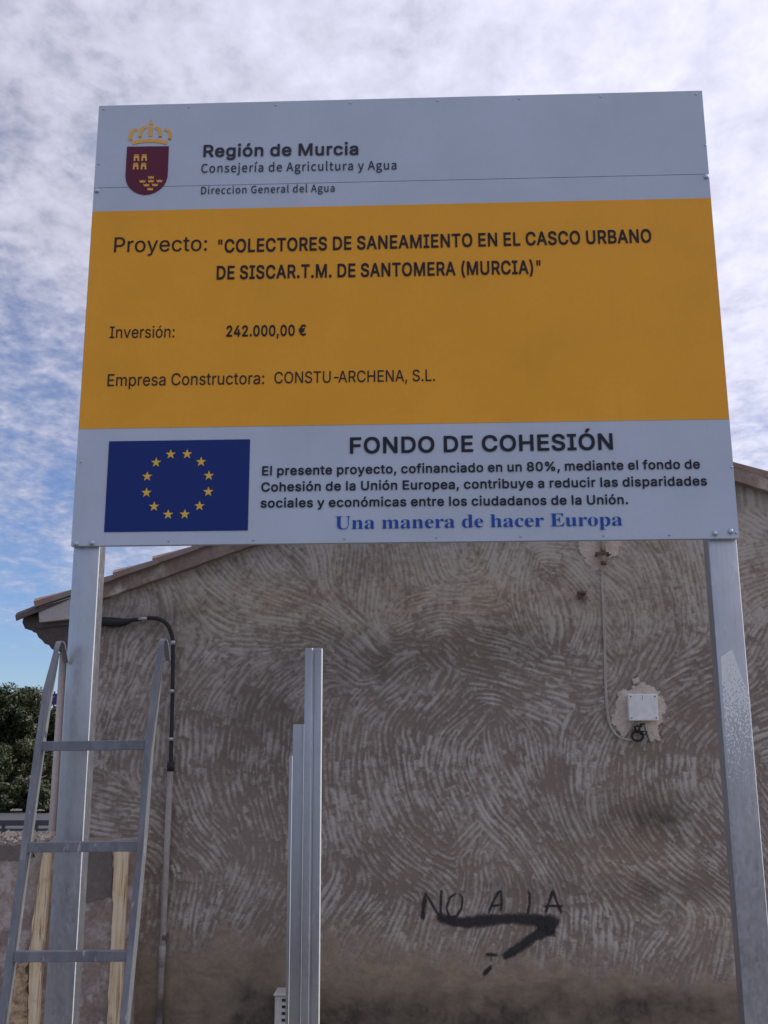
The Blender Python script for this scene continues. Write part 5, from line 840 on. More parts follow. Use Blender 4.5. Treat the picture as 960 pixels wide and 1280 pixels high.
# roof deck (closed slab) and tiles
def deck(xa, xb, k, c):
    m = MB(); m.prism([(xa, YW+.02, k*xa+c-.022), (xb, YW+.02, k*xb+c-.022), (xb, YW+.02, k*xb+c-.07), (xa, YW+.02, k*xa+c-.07)], (0, YR-YW+.1, 0)); return m.build('roof_deck', 'dark_tile', HO)
deck(XE0+.04, ax-.001, kl, cl); deck(ax+.001, XE1-.04, kr, cr)
def tile_mesh(L_, w0, w1, h, t=.013, n=6):
    # barrel tile along +x, slightly tapered, arch upward
    vs = []; fs = []
    for e, (x, w) in enumerate(((0, w0), (L_, w1))):
        for s, rr in ((0, 1.0), (1, 1.0)):
            for i in range(n+1):
                a = math.pi*i/n; ww = w/2-(t if s else 0); hh_ = h-(t if s else 0)
                vs.append((x, -ww*math.cos(a), hh_*math.sin(a)))
    m = n+1
    for i in range(n):
        fs.append((i, i+1, 2*m+i+1, 2*m+i)); fs.append((m+i+1, m+i, 3*m+i, 3*m+i+1)); fs.append((i+1, i, m+i, m+i+1)); fs.append((2*m+i, 2*m+i+1, 3*m+i+1, 3*m+i))
    fs.append((0, 2*m, 3*m, m)); fs.append((n, m+n, 3*m+n, 2*m+n))
    me = bpy.data.meshes.new('roof_tile'); me.from_pydata(vs, [], fs); me.materials.append(MAT['tile']); return me
# verge tiles: flat-topped edge pieces whose ends step over one another
def verge_tile(L_, t0, t1):
    me = bpy.data.meshes.new('verge_tile'); vs = []
    for x, t in ((0, t0), (L_, t1)):
        vs += [(x, -.02, -.020), (x, -.02, t*.35), (x, .02, t), (x, .10, t), (x, .16, t*.4), (x, .16, -.02)]
    fs = [(a, (a+1) % 6, 6+(a+1) % 6, 6+a) for a in range(6)]+[(5, 4, 3, 2, 1, 0), (6, 7, 8, 9, 10, 11)]
    me.from_pydata(vs, [], fs); me.materials.append(MAT['tile']); bm = bmesh.new(); bm.from_mesh(me); bmesh.ops.recalc_face_normals(bm, faces=bm.faces); bm.to_mesh(me); bm.free(); return me
pitch = .225; vt = verge_tile(pitch*1.14, .036, .012)
angl = math.atan(kl)
xA = XE0-.01; i = 0
while xA < ax-.05:
    o = link('verge_tile', vt, None, HO); o.location = Vector((xA, YV-.012+random.uniform(-.004, .004), kl*xA+cl-.004+random.uniform(-.002, .003)))-HO.location; o.rotation_euler = (0, -angl+.012+random.uniform(-.006, .006), random.uniform(-.01, .01)); xA += pitch*math.cos(angl)
xA = XE1+.01
while xA > ax+.05:
    o = link('verge_tile', vt, None, HO); o.location = Vector((xA, YV+.148+random.uniform(-.004, .004), kr*xA+cr-.004))-HO.location; o.rotation_euler = (0, -angl+.012, math.pi); o.rotation_euler = (0, -angl+.012+random.uniform(-.006, .006), math.pi); xA -= pitch*math.cos(angl)
# rows of barrel tiles over the rest of the roof: courses joined (out of sight from below)
tm = tile_mesh(.30, .17, .14, .055)
m = MB(); tv = [tuple(v.co) for v in tm.vertices]; tf = [tuple(p.vertices) for p in tm.polygons]
for side in (0, 1):
    k, c = (kl, cl) if side == 0 else (kr, cr)
    ny = int((YR-YW-.2)/.20)
    for j in range(ny):
        y = YW+.28+j*.20
        for i2 in range(1, int((ax-XE0)/(.26*math.cos(angl)))):
            x = XE0+i2*.26*math.cos(angl); 
            R = Matrix.Translation((x if side == 0 else 2*ax-x, y, kl*x+cl-.02)) @ Matrix.Rotation(0 if side == 0 else math.pi, 4, 'Z') @ Matrix.Rotation(-angl+.02, 4, 'Y')
            m.add([R @ Vector(v) for v in tv], tf)
o = m.build('tile_courses', 'tile', HO); o['kind'] = 'stuff'
# eave tiles along the left eave, ends seen from below as a scalloped edge running back
xe = P(25.5, 772, YV).x
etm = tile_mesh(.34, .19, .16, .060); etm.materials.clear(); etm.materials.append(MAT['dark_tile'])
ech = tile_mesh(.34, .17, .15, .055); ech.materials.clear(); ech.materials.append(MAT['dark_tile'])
zq = P(30, 778, YV).z
for j in range(24):
    y = YV+.06+j*.21
    o = link('eave_tile', etm, None, HO); o.location = Vector((xe+random.uniform(-.012, .012), y, zq+.005))-HO.location; o.rotation_euler = (random.uniform(-.03, .03), -angl-.05, 0)
    o = link('eave_tile', ech, None, HO); o.location = Vector((xe+.03+random.uniform(-.012, .012), y+.105, zq+.012))-HO.location; o.rotation_euler = (math.pi, angl*0-angl, 0); o.rotation_euler = (math.pi, -angl, 0)
# mortar and boarded soffit under the eave
mat_ = MB(); zb_ = P(62, 812, YV).z
vs = []; n = 60
for i in range(n+1):
    y = YV+.01+i*(YR-YV)/n
    xo = xe+.075+.02*mnoise.noise(Vector((y*5, 0, 0))); zo = zq-.03+.014*mnoise.noise(Vector((y*9, 2, 0)))
    vs += [(xo, y, zq+.004), (xo+.01, y, zo), (HX0+.01, y, zo+.02), (HX0+.01, y, zq+.17)]
fs = [(i*4+a, i*4+(a+1) % 4, (i+1)*4+(a+1) % 4, (i+1)*4+a) for i in range(n) for a in range(4)]+[(0, 1, 2, 3), tuple(n*4+a for a in (3, 2, 1, 0))]
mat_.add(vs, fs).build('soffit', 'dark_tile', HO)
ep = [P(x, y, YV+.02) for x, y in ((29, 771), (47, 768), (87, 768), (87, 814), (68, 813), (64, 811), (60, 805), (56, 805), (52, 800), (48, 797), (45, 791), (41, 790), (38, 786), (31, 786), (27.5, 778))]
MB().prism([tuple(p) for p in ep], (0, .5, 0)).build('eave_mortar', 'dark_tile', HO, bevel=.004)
# downpipe at the corner
a, b = P(79, 790, YW+.03), P(70.5, 1045, YW+.03)
DPX = a.x
MB().tube([(DPX, YW+.06, a.z+.12), (DPX, YW+.06, 0)], .021, 12).build('downpipe', 'downpipe', HO, smooth=True)
# repair plaster patches
def patch(name, ctr_px, pts, label=None, rough_=.35, thick=.009):
    base = [P(x, y, YW-AMP-.001) for x, y in pts]; fine = []
    n = len(base)
    for i in range(n):
        a, b = base[i], base[(i+1) % n]; k = max(2, int((b-a).length/.008))
        for j in range(k):
            p = a+(b-a)*j/k; d = (b-a).normalized(); nrm_ = Vector((d.z, 0, -d.x))
            fine.append(p+nrm_*(.012*mnoise.noise(p*38)+.008*mnoise.noise(p*110)))
    cx_ = sum(p.x for p in fine)/len(fine); cz2 = sum(p.z for p in fine)/len(fine); k = len(fine); vs = []; ed = []
    for f_, e_, yy in ((1.12, 0.0, AMP*.9), (.98, .55, AMP+.0015), (.84, 1.0, AMP+.003), (.5, 1.0, AMP+.0035)):
        for p in fine: vs.append((cx_+(p.x-cx_)*f_-parent_world(HO).x, YW-yy-.0006-parent_world(HO).y, cz2+(p.z-cz2)*f_-parent_world(HO).z)); ed.append(e_)
    vs.append((cx_-parent_world(HO).x, YW-AMP-.0045-parent_world(HO).y, cz2-parent_world(HO).z)); ed.append(1.0)
    fs = [(r_*k+i, r_*k+(i+1) % k, (r_+1)*k+(i+1) % k, (r_+1)*k+i) for r_ in range(3) for i in range(k)]+[(3*k+i, 3*k+(i+1) % k, 4*k) for i in range(k)]
    pm = bpy.data.meshes.new(name); pm.from_pydata(vs, [], fs); at_ = pm.attributes.new('edge', 'FLOAT', 'POINT'); at_.data.foreach_set('value', ed)
    me_ = link(name, pm, 'patch', HO, True)
    if label: me_['label'] = label
patch('plaster_patch', None, [(721, 670), (775, 670), (778, 682), (770, 695), (757, 700), (752, 712), (742, 715), (732, 704), (725, 690)], 'pinkish repair plaster round the mast foot')
patch('plaster_patch', None, [(770, 876), (776, 866), (795, 858), (800, 853), (812, 856), (820, 862), (829, 872), (832, 888), (828, 902), (821, 910), (826, 923), (812, 926), (806, 915), (790, 912), (780, 922), (770, 912), (764, 902), (768, 890)], 'pinkish repair plaster round the white box')
for c_, pts in ((1, [(790, 850), (797, 847), (800, 852), (793, 855)]), (2, [(772, 866), (778, 863), (779, 867), (773, 869)]), (3, [(788, 859), (794, 857), (794, 861), (789, 862)])):
    patch('plaster_patch', None, pts)
# graffiti: ribbons of spray paint following the plaster
GP = MB(); ge = []
def spray(pts, w, soft=.35):
    Q = [P(x, y, YW) for x, y in pts]; res = []
    for a, b in zip(Q, Q[1:]):
        k = max(1, int((b-a).length/.006)); res += [a+(b-a)*j/k for j in range(k)]
    res.append(Q[-1]); n = len(res); ww = w if isinstance(w, (list, tuple)) else [w, w]
    vs = []; fs = []; cols = 7
    for i, p in enumerate(res):
        a, b = res[max(0, i-2)], res[min(n-1, i+2)]; d = (b-a).normalized(); nn = Vector((-d.z, 0, d.x))
        t = i/(n-1); W = (ww[0]*(1-t)+ww[-1]*t if len(ww) == 2 else float(np.interp(t, np.linspace(0, 1, len(ww)), ww)))*PXm
        W *= 1+.25*mnoise.noise(p*30)
        for c in range(cols):
            s = (c/(cols-1)-.5)*2; x, z = p.x+nn.x*W*s*.5*1.55, p.z+nn.z*W*s*.5*1.55
            vs.append((x, wall_y(x, z)-.0014-.0004*len(ge) % .001, z)); ends = min(1, i/3, (n-1-i)/3); ge.append(max(0, min(1, (1-abs(s))*1.7))*(.25+.75*ends)*(.72+.42*float(bil(HM2, np.array([x]), np.array([z]))[0]))*(.85 if W < .02 else 1))
    fs = [(i*cols+c, i*cols+c+1, (i+1)*cols+c+1, (i+1)*cols+c) for i in range(n-1) for c in range(cols-1)]
    GP.add(vs, fs)
TH = 3.4
spray([(528, 1151), (530, 1130), (532, 1116)], 5); spray([(530, 1113), (540, 1130), (550, 1147)], 2.8); spray([(550, 1149), (551, 1130), (552, 1110)], TH)
spray([(572, 1115), (562, 1122), (558, 1135), (562, 1146), (570, 1146), (577, 1135), (578, 1122), (572, 1115)], 2.8)
spray([(610, 1142), (616, 1128), (623, 1115), (626, 1114), (627, 1128), (626, 1142)], TH); spray([(612, 1133), (629, 1130)], 2.8)
spray([(659, 1111), (662, 1118), (662, 1130), (659, 1144)], TH); spray([(658, 1144), (664, 1146)], 2.6)
spray([(681, 1143), (686, 1128), (691, 1113), (695, 1125), (703, 1144)], TH); spray([(678, 1133), (692, 1132), (706, 1133)], 2.8)
spray([(545, 1144), (552, 1147), (562, 1151), (580, 1153), (610, 1150), (640, 1148), (670, 1150), (690, 1154), (697, 1160)], [8, 10, 11, 13, 11, 10, 12, 14, 18])
spray([(694, 1160), (682, 1164), (668, 1170), (655, 1180), (640, 1190), (627, 1197)], [16, 12, 9, 10, 9, 6])
spray([(670, 1152), (684, 1158), (692, 1166)], [10, 12, 14])
spray([(605, 1193), (614, 1193), (624, 1194)], 3.8); spray([(614, 1194), (614, 1203)], 2.6); spray([(616, 1206), (609, 1213), (603, 1220)], [4, 5, 3])
g_ = GP.build('graffiti', 'spray', HO, smooth=True)
a_ = g_.data.attributes.new('edge', 'FLOAT', 'POINT'); a_.data.foreach_set('value', ge)
g_['label'] = 'black sprayed words with a heavy arrow stroke beneath'

# ================================================================ FITTINGS ON THE WALL
def wp(x, y, off=.0): return P(x, y, YW-off)
def smooth_path(pts, k=8):
    pts = [Vector(p) for p in pts]; out = []
    for i in range(len(pts)-1):
        p0, p1, p2, p3 = pts[max(i-1, 0)], pts[i], pts[i+1], pts[min(i+2, len(pts)-1)]
        for j in range(k):
            t = j/k; out.append(.5*((2*p1)+(p2-p0)*t+(2*p0-5*p1+4*p2-p3)*t*t+(-p0+3*p1-3*p2+p3)*t*t*t))
    return out+[pts[-1]]
c0 = wp(213, 800, .03)
CB = empty('service_cable', c0, 'black insulated cable running from the eave, bending down the wall', 'cable')
MB().tube(smooth_path([wp(84, 779, .03), wp(110, 777, .03), wp(160, 775.5, .03), wp(187, 772.5, .03), wp(200, 774.5, .03), wp(209, 781, .03), wp(214.5, 793, .03), wp(216, 808, .03), wp(215.5, 870, .03), wp(213.2, 960, .03)]), .0105, 10).build('cable_run', 'rubber', CB, smooth=True)
fp = smooth_path([wp(112, 778, .03), wp(125, 777, .03), wp(140, 777.5, .03), wp(152, 778, .03), wp(163, 776, .03)], 10)
MB().tube(fp, [.012+.013*min(1, i/5, (len(fp)-1-i)/12)+.0012*math.sin(i*2.3) for i in range(len(fp))], 12).build('taped_sleeve', 'rubber', CB, smooth=True)
for a, b, r in (((173, 773.6), (184, 773), .0108), ((216.4, 801), (216.4, 806), .0150), ((214.9, 862), (214.8, 866), .0150), ((213.9, 922), (213.8, 926), .0150)):
    MB().tube([wp(*a, .031), wp(*b, .031)], r, 10).build('cable_clip', 'clip', CB, smooth=True)
MB().tube([wp(213.4, 953, .03), wp(213.0, 964, .03)], .0185, 12).build('end_collar', 'rubber', CB, smooth=True)
cd0 = wp(207, 1110, .03)
CD = empty('conduit', Vector((cd0.x, cd0.y, 0)), 'dirty grey conduit pipe carrying the black cable down the wall', 'pipe')
p1, p2 = wp(213, 963, .03), wp(199.5, 1262, .03)
MB().tube([p1, extend(p1, p2, 0)], .0165, 12).build('pipe', 'conduit', CD, smooth=True)
pj = extend(p1, p2, wp(203, 1182, .03).z)
MB().tube([pj, extend(p1, p2, pj.z-.10)], .0185, 12).build('pipe_joint', 'conduit', CD, smooth=True)
pj = extend(p1, p2, wp(207, 1172, .03).z); MB().box(pj.x-.001, pj.x+.024, YW-.05, YW-.006, pj.z-.01, pj.z+.012).build('pipe_clip', 'rust', CD, bevel=.002)
# junction box
jb = [wp(782.6, 868.6, .012), wp(819.6, 867.2, .012), wp(820.4, 901, .012), wp(784, 901.6, .012)]
JX0, JX1 = (jb[0].x+jb[3].x)/2, (jb[1].x+jb[2].x)/2; JZ0, JZ1 = (jb[2].z+jb[3].z)/2, (jb[0].z+jb[1].z)/2
JB = empty('junction_box', ((JX0+JX1)/2, YW-.008, JZ0), 'square white plastic junction box with four corner screws on the wall', 'box')
MB().box(JX0+.004, JX1-.004, YW-.050, YW-.006, JZ0+.004, JZ1-.004).build('box_body', 'box', JB, bevel=.004)
MB().box(JX0, JX1, YW-.064, YW-.0505, JZ0, JZ1).build('lid', 'box', JB, bevel=.005)
for a in (JX0+.014, JX1-.014):
    for b in (JZ0+.014, JZ1-.014):
        MB().tube([(a, YW-.063, b), (a, YW-.0655, b)], .0036, 10).build('screw', 'railing', JB)
MB().box((JX0+JX1)/2-.004, (JX0+JX1)/2-.001, YW-.0648, YW-.0635, JZ1-.030, JZ1-.008).build('scratch', 'conduit', JB)
# antenna mast foot and its thin cable
mt = wp(754.6, 705, .035)
AM = empty('antenna_mast', mt, 'short metal mast tube bracketed to the wall behind the sign', 'mast')
MB().tube([mt, mt+Vector((0, 0, 1.25))], .0145, 14).build('mast_tube', 'brass', AM, smooth=True)
MB().tube([mt+Vector((0, 0, -.004)), mt+Vector((0, 0, .012))], .0155, 14).build('tube_foot', 'rust', AM, smooth=True)
cz_ = wp(755, 693, .035).z
m = MB(); m.box(mt.x-.045, mt.x+.038, YW-.056, YW-.050, cz_-.008, cz_+.010); m.box(mt.x-.040, mt.x-.030, YW-.050, YW, cz_-.008, cz_+.008); m.box(mt.x+.026, mt.x+.034, YW-.050, YW, cz_-.008, cz_+.008); m.build('bracket', 'rust', AM, bevel=.0015)
m = MB(); m.tube([(mt.x+.030, YW-.072, cz_+.002), (mt.x+.030, YW-.045, cz_+.002)], .006, 8); m.build('bracket_bolt', 'bolt', AM)
AC = empty('antenna_cable', wp(757, 850, .012), 'thin pale cable hanging from the mast and curling under the white box', 'cable')
for off in (0, 1.6):
    MB().tube(smooth_path([wp(754+off*.2, 704, .03), wp(752+off*.5, 730, .014), wp(753.5+off, 760, .014), wp(755+off, 800, .013), wp(756+off, 850, .013), wp(758+off, 885, .013), wp(762+off, 906, .014), wp(772+off*.5, 920, .016), wp(786, 925-off*.5, .018), wp(795, 924-off*.5, .025)]), .0032, 7).build('cable_strand', 'cable', AC, smooth=True)
m = MB(); m.tube(smooth_path([wp(797+7*math.cos(a), 920+6*math.sin(a), .03) for a in np.linspace(0, 6.2, 10)]), .0065, 8)
for k in range(6):
    a = wp(797+random.uniform(-3, 6), 917+random.uniform(-3, 3), .03); m.tube([a, a+Vector((random.uniform(-.02, .03), -.01, random.uniform(.01, .04))), a+Vector((random.uniform(-.03, .04), 0, random.uniform(.02, .045)))], .0042, 7)
m.build('tape_knot', 'rubber', AC, smooth=True)
# iron stub and nail
q = wp(727, 744, .0)
IS = empty('iron_stub', q, 'small rusty iron stub sticking out of the plaster left of the mast', 'bracket')
m = MB(); m.box(q.x-.022, q.x+.020, YW-.045, YW-.002, q.z+.002, q.z+.016); m.box(q.x-.020, q.x-.010, YW-.042, YW-.002, q.z-.024, q.z+.001); m.build('stub_plate', 'rust', IS, bevel=.002)
q = wp(690, 719, .0); m = MB(); m.tube([(q.x, YW+.005, q.z), (q.x+.003, YW-.035, q.z+.004)], .0035, 8); m.tube([(q.x+.003, YW-.034, q.z+.004), (q.x+.003, YW-.038, q.z+.004)], .008, 10)
tag(m.build('nail', 'clip'), 'single nail head in the plaster up left of the iron stub', 'nail')
# louvred vent casing at the foot of the channels
vb = wp(343.5, 1243, .14); vb2 = P(363.5, 1243, YW-.14)
VB = empty('vent_box', (vb.x+.12, YW-.07, 0), 'beige louvred air unit casing low on the wall behind the channels', 'air unit')
MB().box(vb.x, vb.x+.20, YW-.14, YW-.006, 0, vb.z-.008).build('casing', 'vent', VB, bevel=.004)
MB().box(vb.x-.006, vb.x+.206, YW-.148, YW-.004, vb.z-.0075, vb.z+.004).build('top_cover', 'vent', VB, bevel=.003)
for k in range(9):
    z = vb.z-.026-k*.030
    if z < .02: break
    MB().box(vb.x+.036, vb.x+.19, YW-.1425, YW-.1405, z-.0065, z+.0065).build('louvre', 'slot', VB)

# ================================================================ LOW WALL AT THE LEFT
YL = 1.66
LXR = P(167, 1110, YL).x
LW = empty('boundary_wall', (-3, YL, 0), 'low crumbling brown rendered wall joining the house corner on the left', 'wall')
zt0 = P(30, 1054, YL).z
n = 150; XA = -9.0; m = MB(); vs = []
for i in range(n+1):
    x = XA+(LXR-XA)*(i/n)**.5 if False else XA+(LXR-XA)*i/n
    z = zt0+.016*mnoise.noise(Vector((x*7, 0, 4)))+.01*mnoise.noise(Vector((x*22, 0, 4)))
    vs += [(x, YL, -.1), (x, YL, z*.5), (x, YL-.004, z-.07), (x, YL, z), (x, YL+.12, z+.018), (x, YL+(.26 if x < HX0-.02 else .139), z), (x, YL+(.26 if x < HX0-.02 else .139), -.1)]
fs = [(i*7+a, i*7+(a+1) % 7, (i+1)*7+(a+1) % 7, (i+1)*7+a) for i in range(n) for a in range(7)]+[tuple(range(7)), tuple(n*7+6-a for a in range(7))]
m.add(vs, fs).build('wall_body', 'lowwall', LW)
# broken mortar and stone chips along the top, left of the post
m = MB()
for k in range(1500):
    x = random.uniform(-4.6, P(90, 1050, YL).x); y = YL+random.uniform(-.01, .25); s = random.uniform(.008, .024)
    z = zt0+random.uniform(0, .035)+.015*mnoise.noise(Vector((x*3, y*3, 1)))
    vs = [Vector((random.gauss(0, 1), random.gauss(0, 1), random.gauss(0, .8))).normalized()*s*random.uniform(.7, 1.2) for _ in range(6)]
    ctr_ = Vector((x, y, z))
    o8 = [Vector((1, 0, 0)), Vector((0, 1, 0)), Vector((-1, 0, 0)), Vector((0, -1, 0)), Vector((0, 0, 1)), Vector((0, 0, -1))]
    R = Matrix.Rotation(random.uniform(0, 6), 3, 'Z') @ Matrix.Rotation(random.uniform(0, 3), 3, 'X')
    m.add([ctr_+(R @ (v*s*random.uniform(.6, 1.2))) for v in o8], [(0, 1, 4), (1, 2, 4), (2, 3, 4), (3, 0, 4), (1, 0, 5), (2, 1, 5), (3, 2, 5), (0, 3, 5)])
o = m.build('rubble_top', 'rubble', LW); o['kind'] = 'stuff'; o['label'] = 'pale broken mortar and chips along the top'
def wallpatch(pts, mat, name, thick, Y=YL, parent=LW, amp=.012, label=None):
    base = [P(x, y, Y) for x, y in pts]; fine = []; n = len(base)
    for i in range(n):
        a, b = base[i], base[(i+1) % n]; k = max(2, int((b-a).length/.008))
        for j in range(k):
            p = a+(b-a)*j/k; d = (b-a).normalized(); fine.append(p+Vector((d.z, 0, -d.x))*(amp*mnoise.noise(p*30)+amp*.5*mnoise.noise(p*100)))
    o = MB().prism([(p.x, Y+.002, p.z) for p in fine], (0, -thick-.002, 0)).build(name, mat, parent)
    if label: o['label'] = label
    return o
wallpatch([(88, 1053), (141, 1053), (141, 1123), (125, 1121), (112, 1128), (100, 1124), (88, 1127)], 'darkpatch', 'render_patch', .010, label='dark grey cement patch between post and pale strip')
wallpatch([(-40, 1057), (40, 1056), (44, 1073), (15, 1076), (-40, 1074)], 'darkpatch', 'render_patch', .006, label='dark band below the broken top')  # thin dark slab along the face under the broken top
# pale timber strips fixed upright on the low wall
def strip(edgeL, edgeR, label, seed):
    k = 40; ys = np.linspace(edgeL[0][1], edgeL[-1][1], k); m = MB(); Y = YL-.032
    top = P(edgeL[0][0], edgeL[0][1], Y)
    xl_ = np.interp(ys, [e[1] for e in edgeL], [e[0] for e in edgeL]); xr_ = np.interp(ys, [e[1] for e in edgeR], [e[0] for e in edgeR])
    pts = []
    for i, y in enumerate(ys):
        a, b = P(xl_[i], y, Y), P(xr_[i], y, Y); ja = .005*mnoise.noise(Vector((seed, a.z*16, 0)))+.003*mnoise.noise(Vector((seed, a.z*60, 0))); jb_ = .0015*mnoise.noise(Vector((seed+9, a.z*10, 0)))
        pts.append((a.x+ja, b.x+jb_, a.z))
    dxl, dxr = pts[-1][0]-pts[-12][0], pts[-1][1]-pts[-12][1]; dz = pts[-1][2]-pts[-12][2]
    kk = (0-pts[-1][2])/dz; pts.append((pts[-1][0]+0*kk, pts[-1][1]+0*kk, 0.0))
    vs = []
    for a, b, z in pts: 
        yj = .003*mnoise.noise(Vector((seed, z*12, 5)))
        vs += [(a, YL-.002, z), (a+.002, Y+yj, z), ((a+b)/2, Y-.003+yj, z), (b, Y+yj*.5, z), (b, YL-.002, z)]
    n = len(pts); fs = [(i*5+j, i*5+j+1, (i+1)*5+j+1, (i+1)*5+j) for i in range(n-1) for j in range(4)]+[(4, 3, 2, 1, 0), tuple((n-1)*5+j for j in range(5))]+[(i*5+4, i*5, (i+1)*5, (i+1)*5+4) for i in range(n-1)]
    o = m.add(vs, fs).build('timber_strip', 'wood'); tag(o, label, 'plank', 'pale timber strips on the low wall'); return o
s1 = strip([(53.5, 1064), (47, 1105), (40.5, 1150), (36.5, 1190), (34.5, 1280)], [(62.3, 1064), (59.8, 1105), (57, 1150), (53.4, 1190), (47.2, 1280)], 'splintered yellowish timber strip on the low wall, left of the left sign post', 3.1)
s2 = strip([(142.4, 1064), (141, 1105), (139.8, 1150), (137.8, 1190), (133.6, 1280)], [(160.3, 1064), (158, 1105), (155.6, 1150), (154, 1190), (149, 1280)], 'smoother cream timber strip on the low wall, right of the left sign post', 7.7)
wallpatch([(24, 1203), (36, 1202), (37, 1230), (36, 1292), (8, 1292), (14, 1262), (19, 1240)], 'crumb', 'crumbled_edge', .024, label='crumbled yellow mortar beside the splintered strip', amp=.02)
a = P(33, 1266, YL-.036); m = MB(); m.tube([a+Vector((-.012, 0, .004)), a+Vector((.006, -.012, .006)), a+Vector((.014, -.014, -.004)), a+Vector((.004, -.012, -.016)), a+Vector((-.012, 0, -.014))], .0025, 6)
tag(m.build('wire_staple', 'rust'), 'bent wire staple hooked in the splintered timber strip', 'staple')

# ================================================================ BEYOND THE WALL
def sheet(name, x0, x1, y0, y1, z, mat, n=1):
    vs = [(x0, y0, z), (x1, y0, z), (x1, y1, z), (x0, y1, z)]
    o = MB().add(vs, [(0, 1, 2, 3)]).build(name, mat); o['kind'] = 'structure'; return o
sheet('ground', -900, 900, -900, 900, 0, 'ground')
sheet('unseen_asphalt', -60, 60, -11, -1.6, .004, 'road')  # unseen asphalt, added to darken the posts' reflections and the ground bounce
sheet('road', -120, 60, 16.5, 25.5, .004, 'road')
RY = 15.0
a, b = P(-60, 1029, RY), P(75, 1029, RY)
RL = empty('metal_railing', ((a.x+b.x)/2, RY, 0), 'dark metal railing beside the road beyond the low wall', 'railing')
x0_, x1_ = -16, HX0+1.5
MB().box(x0_, x1_, RY-.02, RY+.03, a.z-.045, a.z+.05).build('top_rail', 'railing', RL, bevel=.006)
MB().box(x0_, x1_, RY-.015, RY+.025, .28, .32).build('lower_rail', 'railing', RL)
dxp = (P(45, 1040, RY)-P(4, 1040, RY)).x; x = P(4, 1040, RY).x
while x-dxp*1 > x0_: x -= dxp
while x < x1_:
    MB().box(x-.025, x+.025, RY-.028, RY+.038, 0, a.z-.046).build('railing_post', 'railing', RL); x += dxp
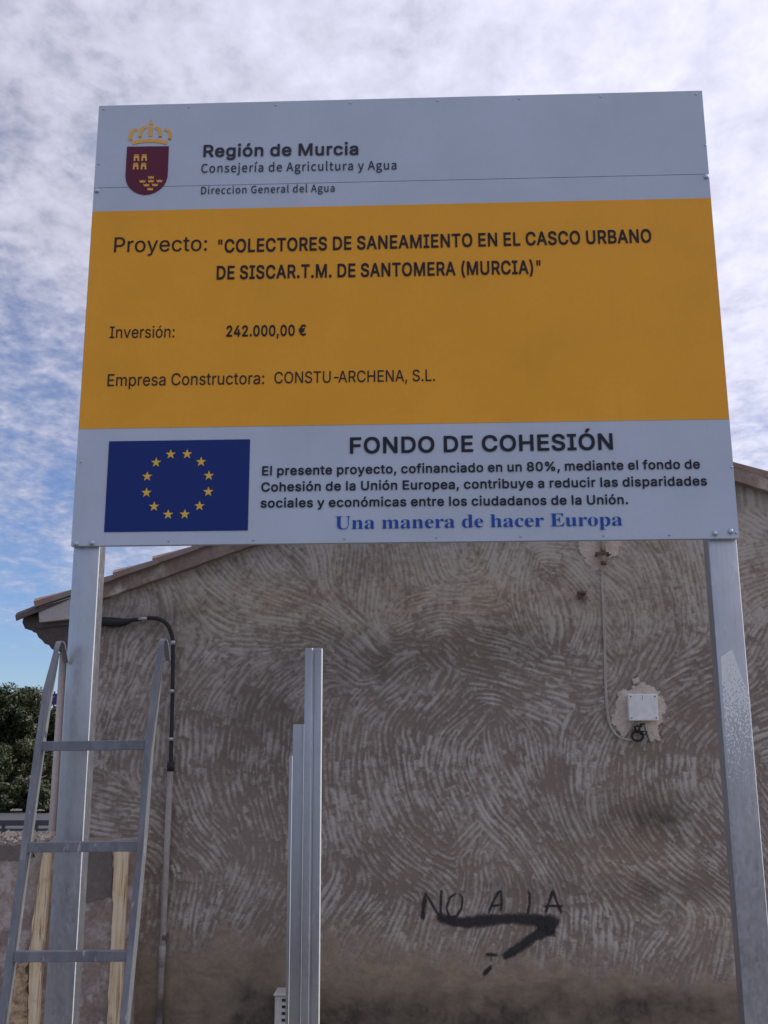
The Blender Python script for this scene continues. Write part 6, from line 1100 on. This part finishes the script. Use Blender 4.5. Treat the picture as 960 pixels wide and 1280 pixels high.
def tree(cx, cy, h, r, name, label, seed, nleaf, zlow=.1, bush=False):
    rg = np.random.default_rng(seed)
    e = empty(name, (cx, cy, 0), label, 'tree', 'dark trees across the road')
    m = MB(); m.tube([(cx, cy, 0), (cx+.05, cy, h*.25), (cx-.05, cy+.1, h*.5), (cx, cy, h*.8)], [.16, .13, .09, .03], 8)
    for k in range(9):
        a = k*2.4; z0 = h*(.2+.06*k); m.tube([(cx, cy, z0), (cx+math.cos(a)*r*.35, cy+math.sin(a)*r*.35, z0+h*.10), (cx+math.cos(a)*r*.75, cy+math.sin(a)*r*.75, z0+h*.18)], [.06, .04, .012], 6)
    m.build('trunk', 'bark', e, smooth=True)
    # clumps spread over an uneven crown
    nc = 130; u = rg.random(nc); zc = zlow*h+.3+(h-zlow*h-.75)*u**.85
    if bush: zc = .12+(h-.4)*u
    prof = np.sqrt(np.clip(1-(zc/h)**3, .1, 1)) if bush else np.sqrt(np.clip(1-((zc/h-.45)/.62)**2, .05, 1))
    an = rg.random(nc)*6.283; rad_ = r*prof*np.sqrt(rg.random(nc))
    C_ = np.stack([cx+rad_*np.cos(an), cy+rad_*np.sin(an), zc], -1); cr_ = rg.uniform(.28, .62, nc)*r/2.2
    ci = rg.integers(0, nc, nleaf); dirs = rg.normal(size=(nleaf, 3)); dirs /= np.linalg.norm(dirs, axis=1)[:, None]
    rr_ = cr_[ci]*rg.random(nleaf)**.45
    pos = C_[ci]+dirs*rr_[:, None]*np.array([1, 1, .8]); pos[:, 2] = np.maximum(pos[:, 2], .12)
    a1 = rg.normal(size=(nleaf, 3)); a1 /= np.linalg.norm(a1, axis=1)[:, None]; a2 = np.cross(a1, dirs+.01); a2 /= np.linalg.norm(a2, axis=1)[:, None]+1e-9
    sz = rg.uniform(.030, .062, nleaf)[:, None]
    v = np.stack([pos-a1*sz, pos+a2*sz*.55, pos+a1*sz, pos-a2*sz*.55], 1).reshape(-1, 3)-np.array([cx, cy, 0])
    me = bpy.data.meshes.new('crown'); me.vertices.add(len(v)); me.vertices.foreach_set('co', v.astype(np.float32).ravel())
    me.loops.add(nleaf*4); me.loops.foreach_set('vertex_index', np.arange(nleaf*4, dtype=np.int32)); me.polygons.add(nleaf); me.polygons.foreach_set('loop_start', (np.arange(nleaf)*4).astype(np.int32))
    ct = rg.random(nc)[ci]*.65+rg.random(nleaf)*.35
    a_ = me.attributes.new('tone', 'FLOAT', 'POINT'); a_.data.foreach_set('value', np.repeat(ct, 4).astype(np.float32)); me.update(calc_edges=True)
    link('crown', me, 'leaf', e)
def at(px, Y, z=0): return P(px, 900, Y).x
tree(at(10, 29), 29, 3.92, 1.80, 'evergreen_tree', 'tallest dark evergreen tree at the left edge, rounded crown', 11, 90000)
tree(at(66, 31), 31, 3.35, 1.05, 'evergreen_tree', 'lower dark evergreen tree half hidden by the left sign post', 12, 45000)
tree(at(-75, 30), 30, 4.1, 2.0, 'evergreen_tree', 'dark evergreen tree just beyond the left edge of the picture', 13, 50000)
for k_, (px_, hb, lb) in enumerate(((70, .95, 'low dark roadside bush beside the sign post'), (42, 1.15, 'low dark roadside bush behind the left ladder rail'), (14, 1.0, 'low dark roadside bush under the tallest tree'), (-16, 1.2, 'low dark roadside bush cut by the left edge of the picture'), (-48, 1.1, 'low dark roadside bush just outside the left edge'))):
    tree(at(px_, 26.2+.2*(k_ % 2)), 26.2+.2*(k_ % 2), hb, .62, 'roadside_bush', lb, 20+k_, 16000, 0, True)
for o in list(COL.objects):
    if o.name.startswith('roadside_bush'): o['group'] = 'dark bushes along the road'; o['category'] = 'bush'
q = P(67, 874, 34)
BN = MB().box(q.x-.16, q.x+.16, 34, 34.03, q.z-.2, q.z+.2); BN.tube([(q.x, 34.06, 0), (q.x, 34.06, q.z+.28)], .03, 8)
tag(BN.build('road_sign', 'banner'), 'small dark blue panel on a pole peeping over the trees beside the ladder', 'sign')
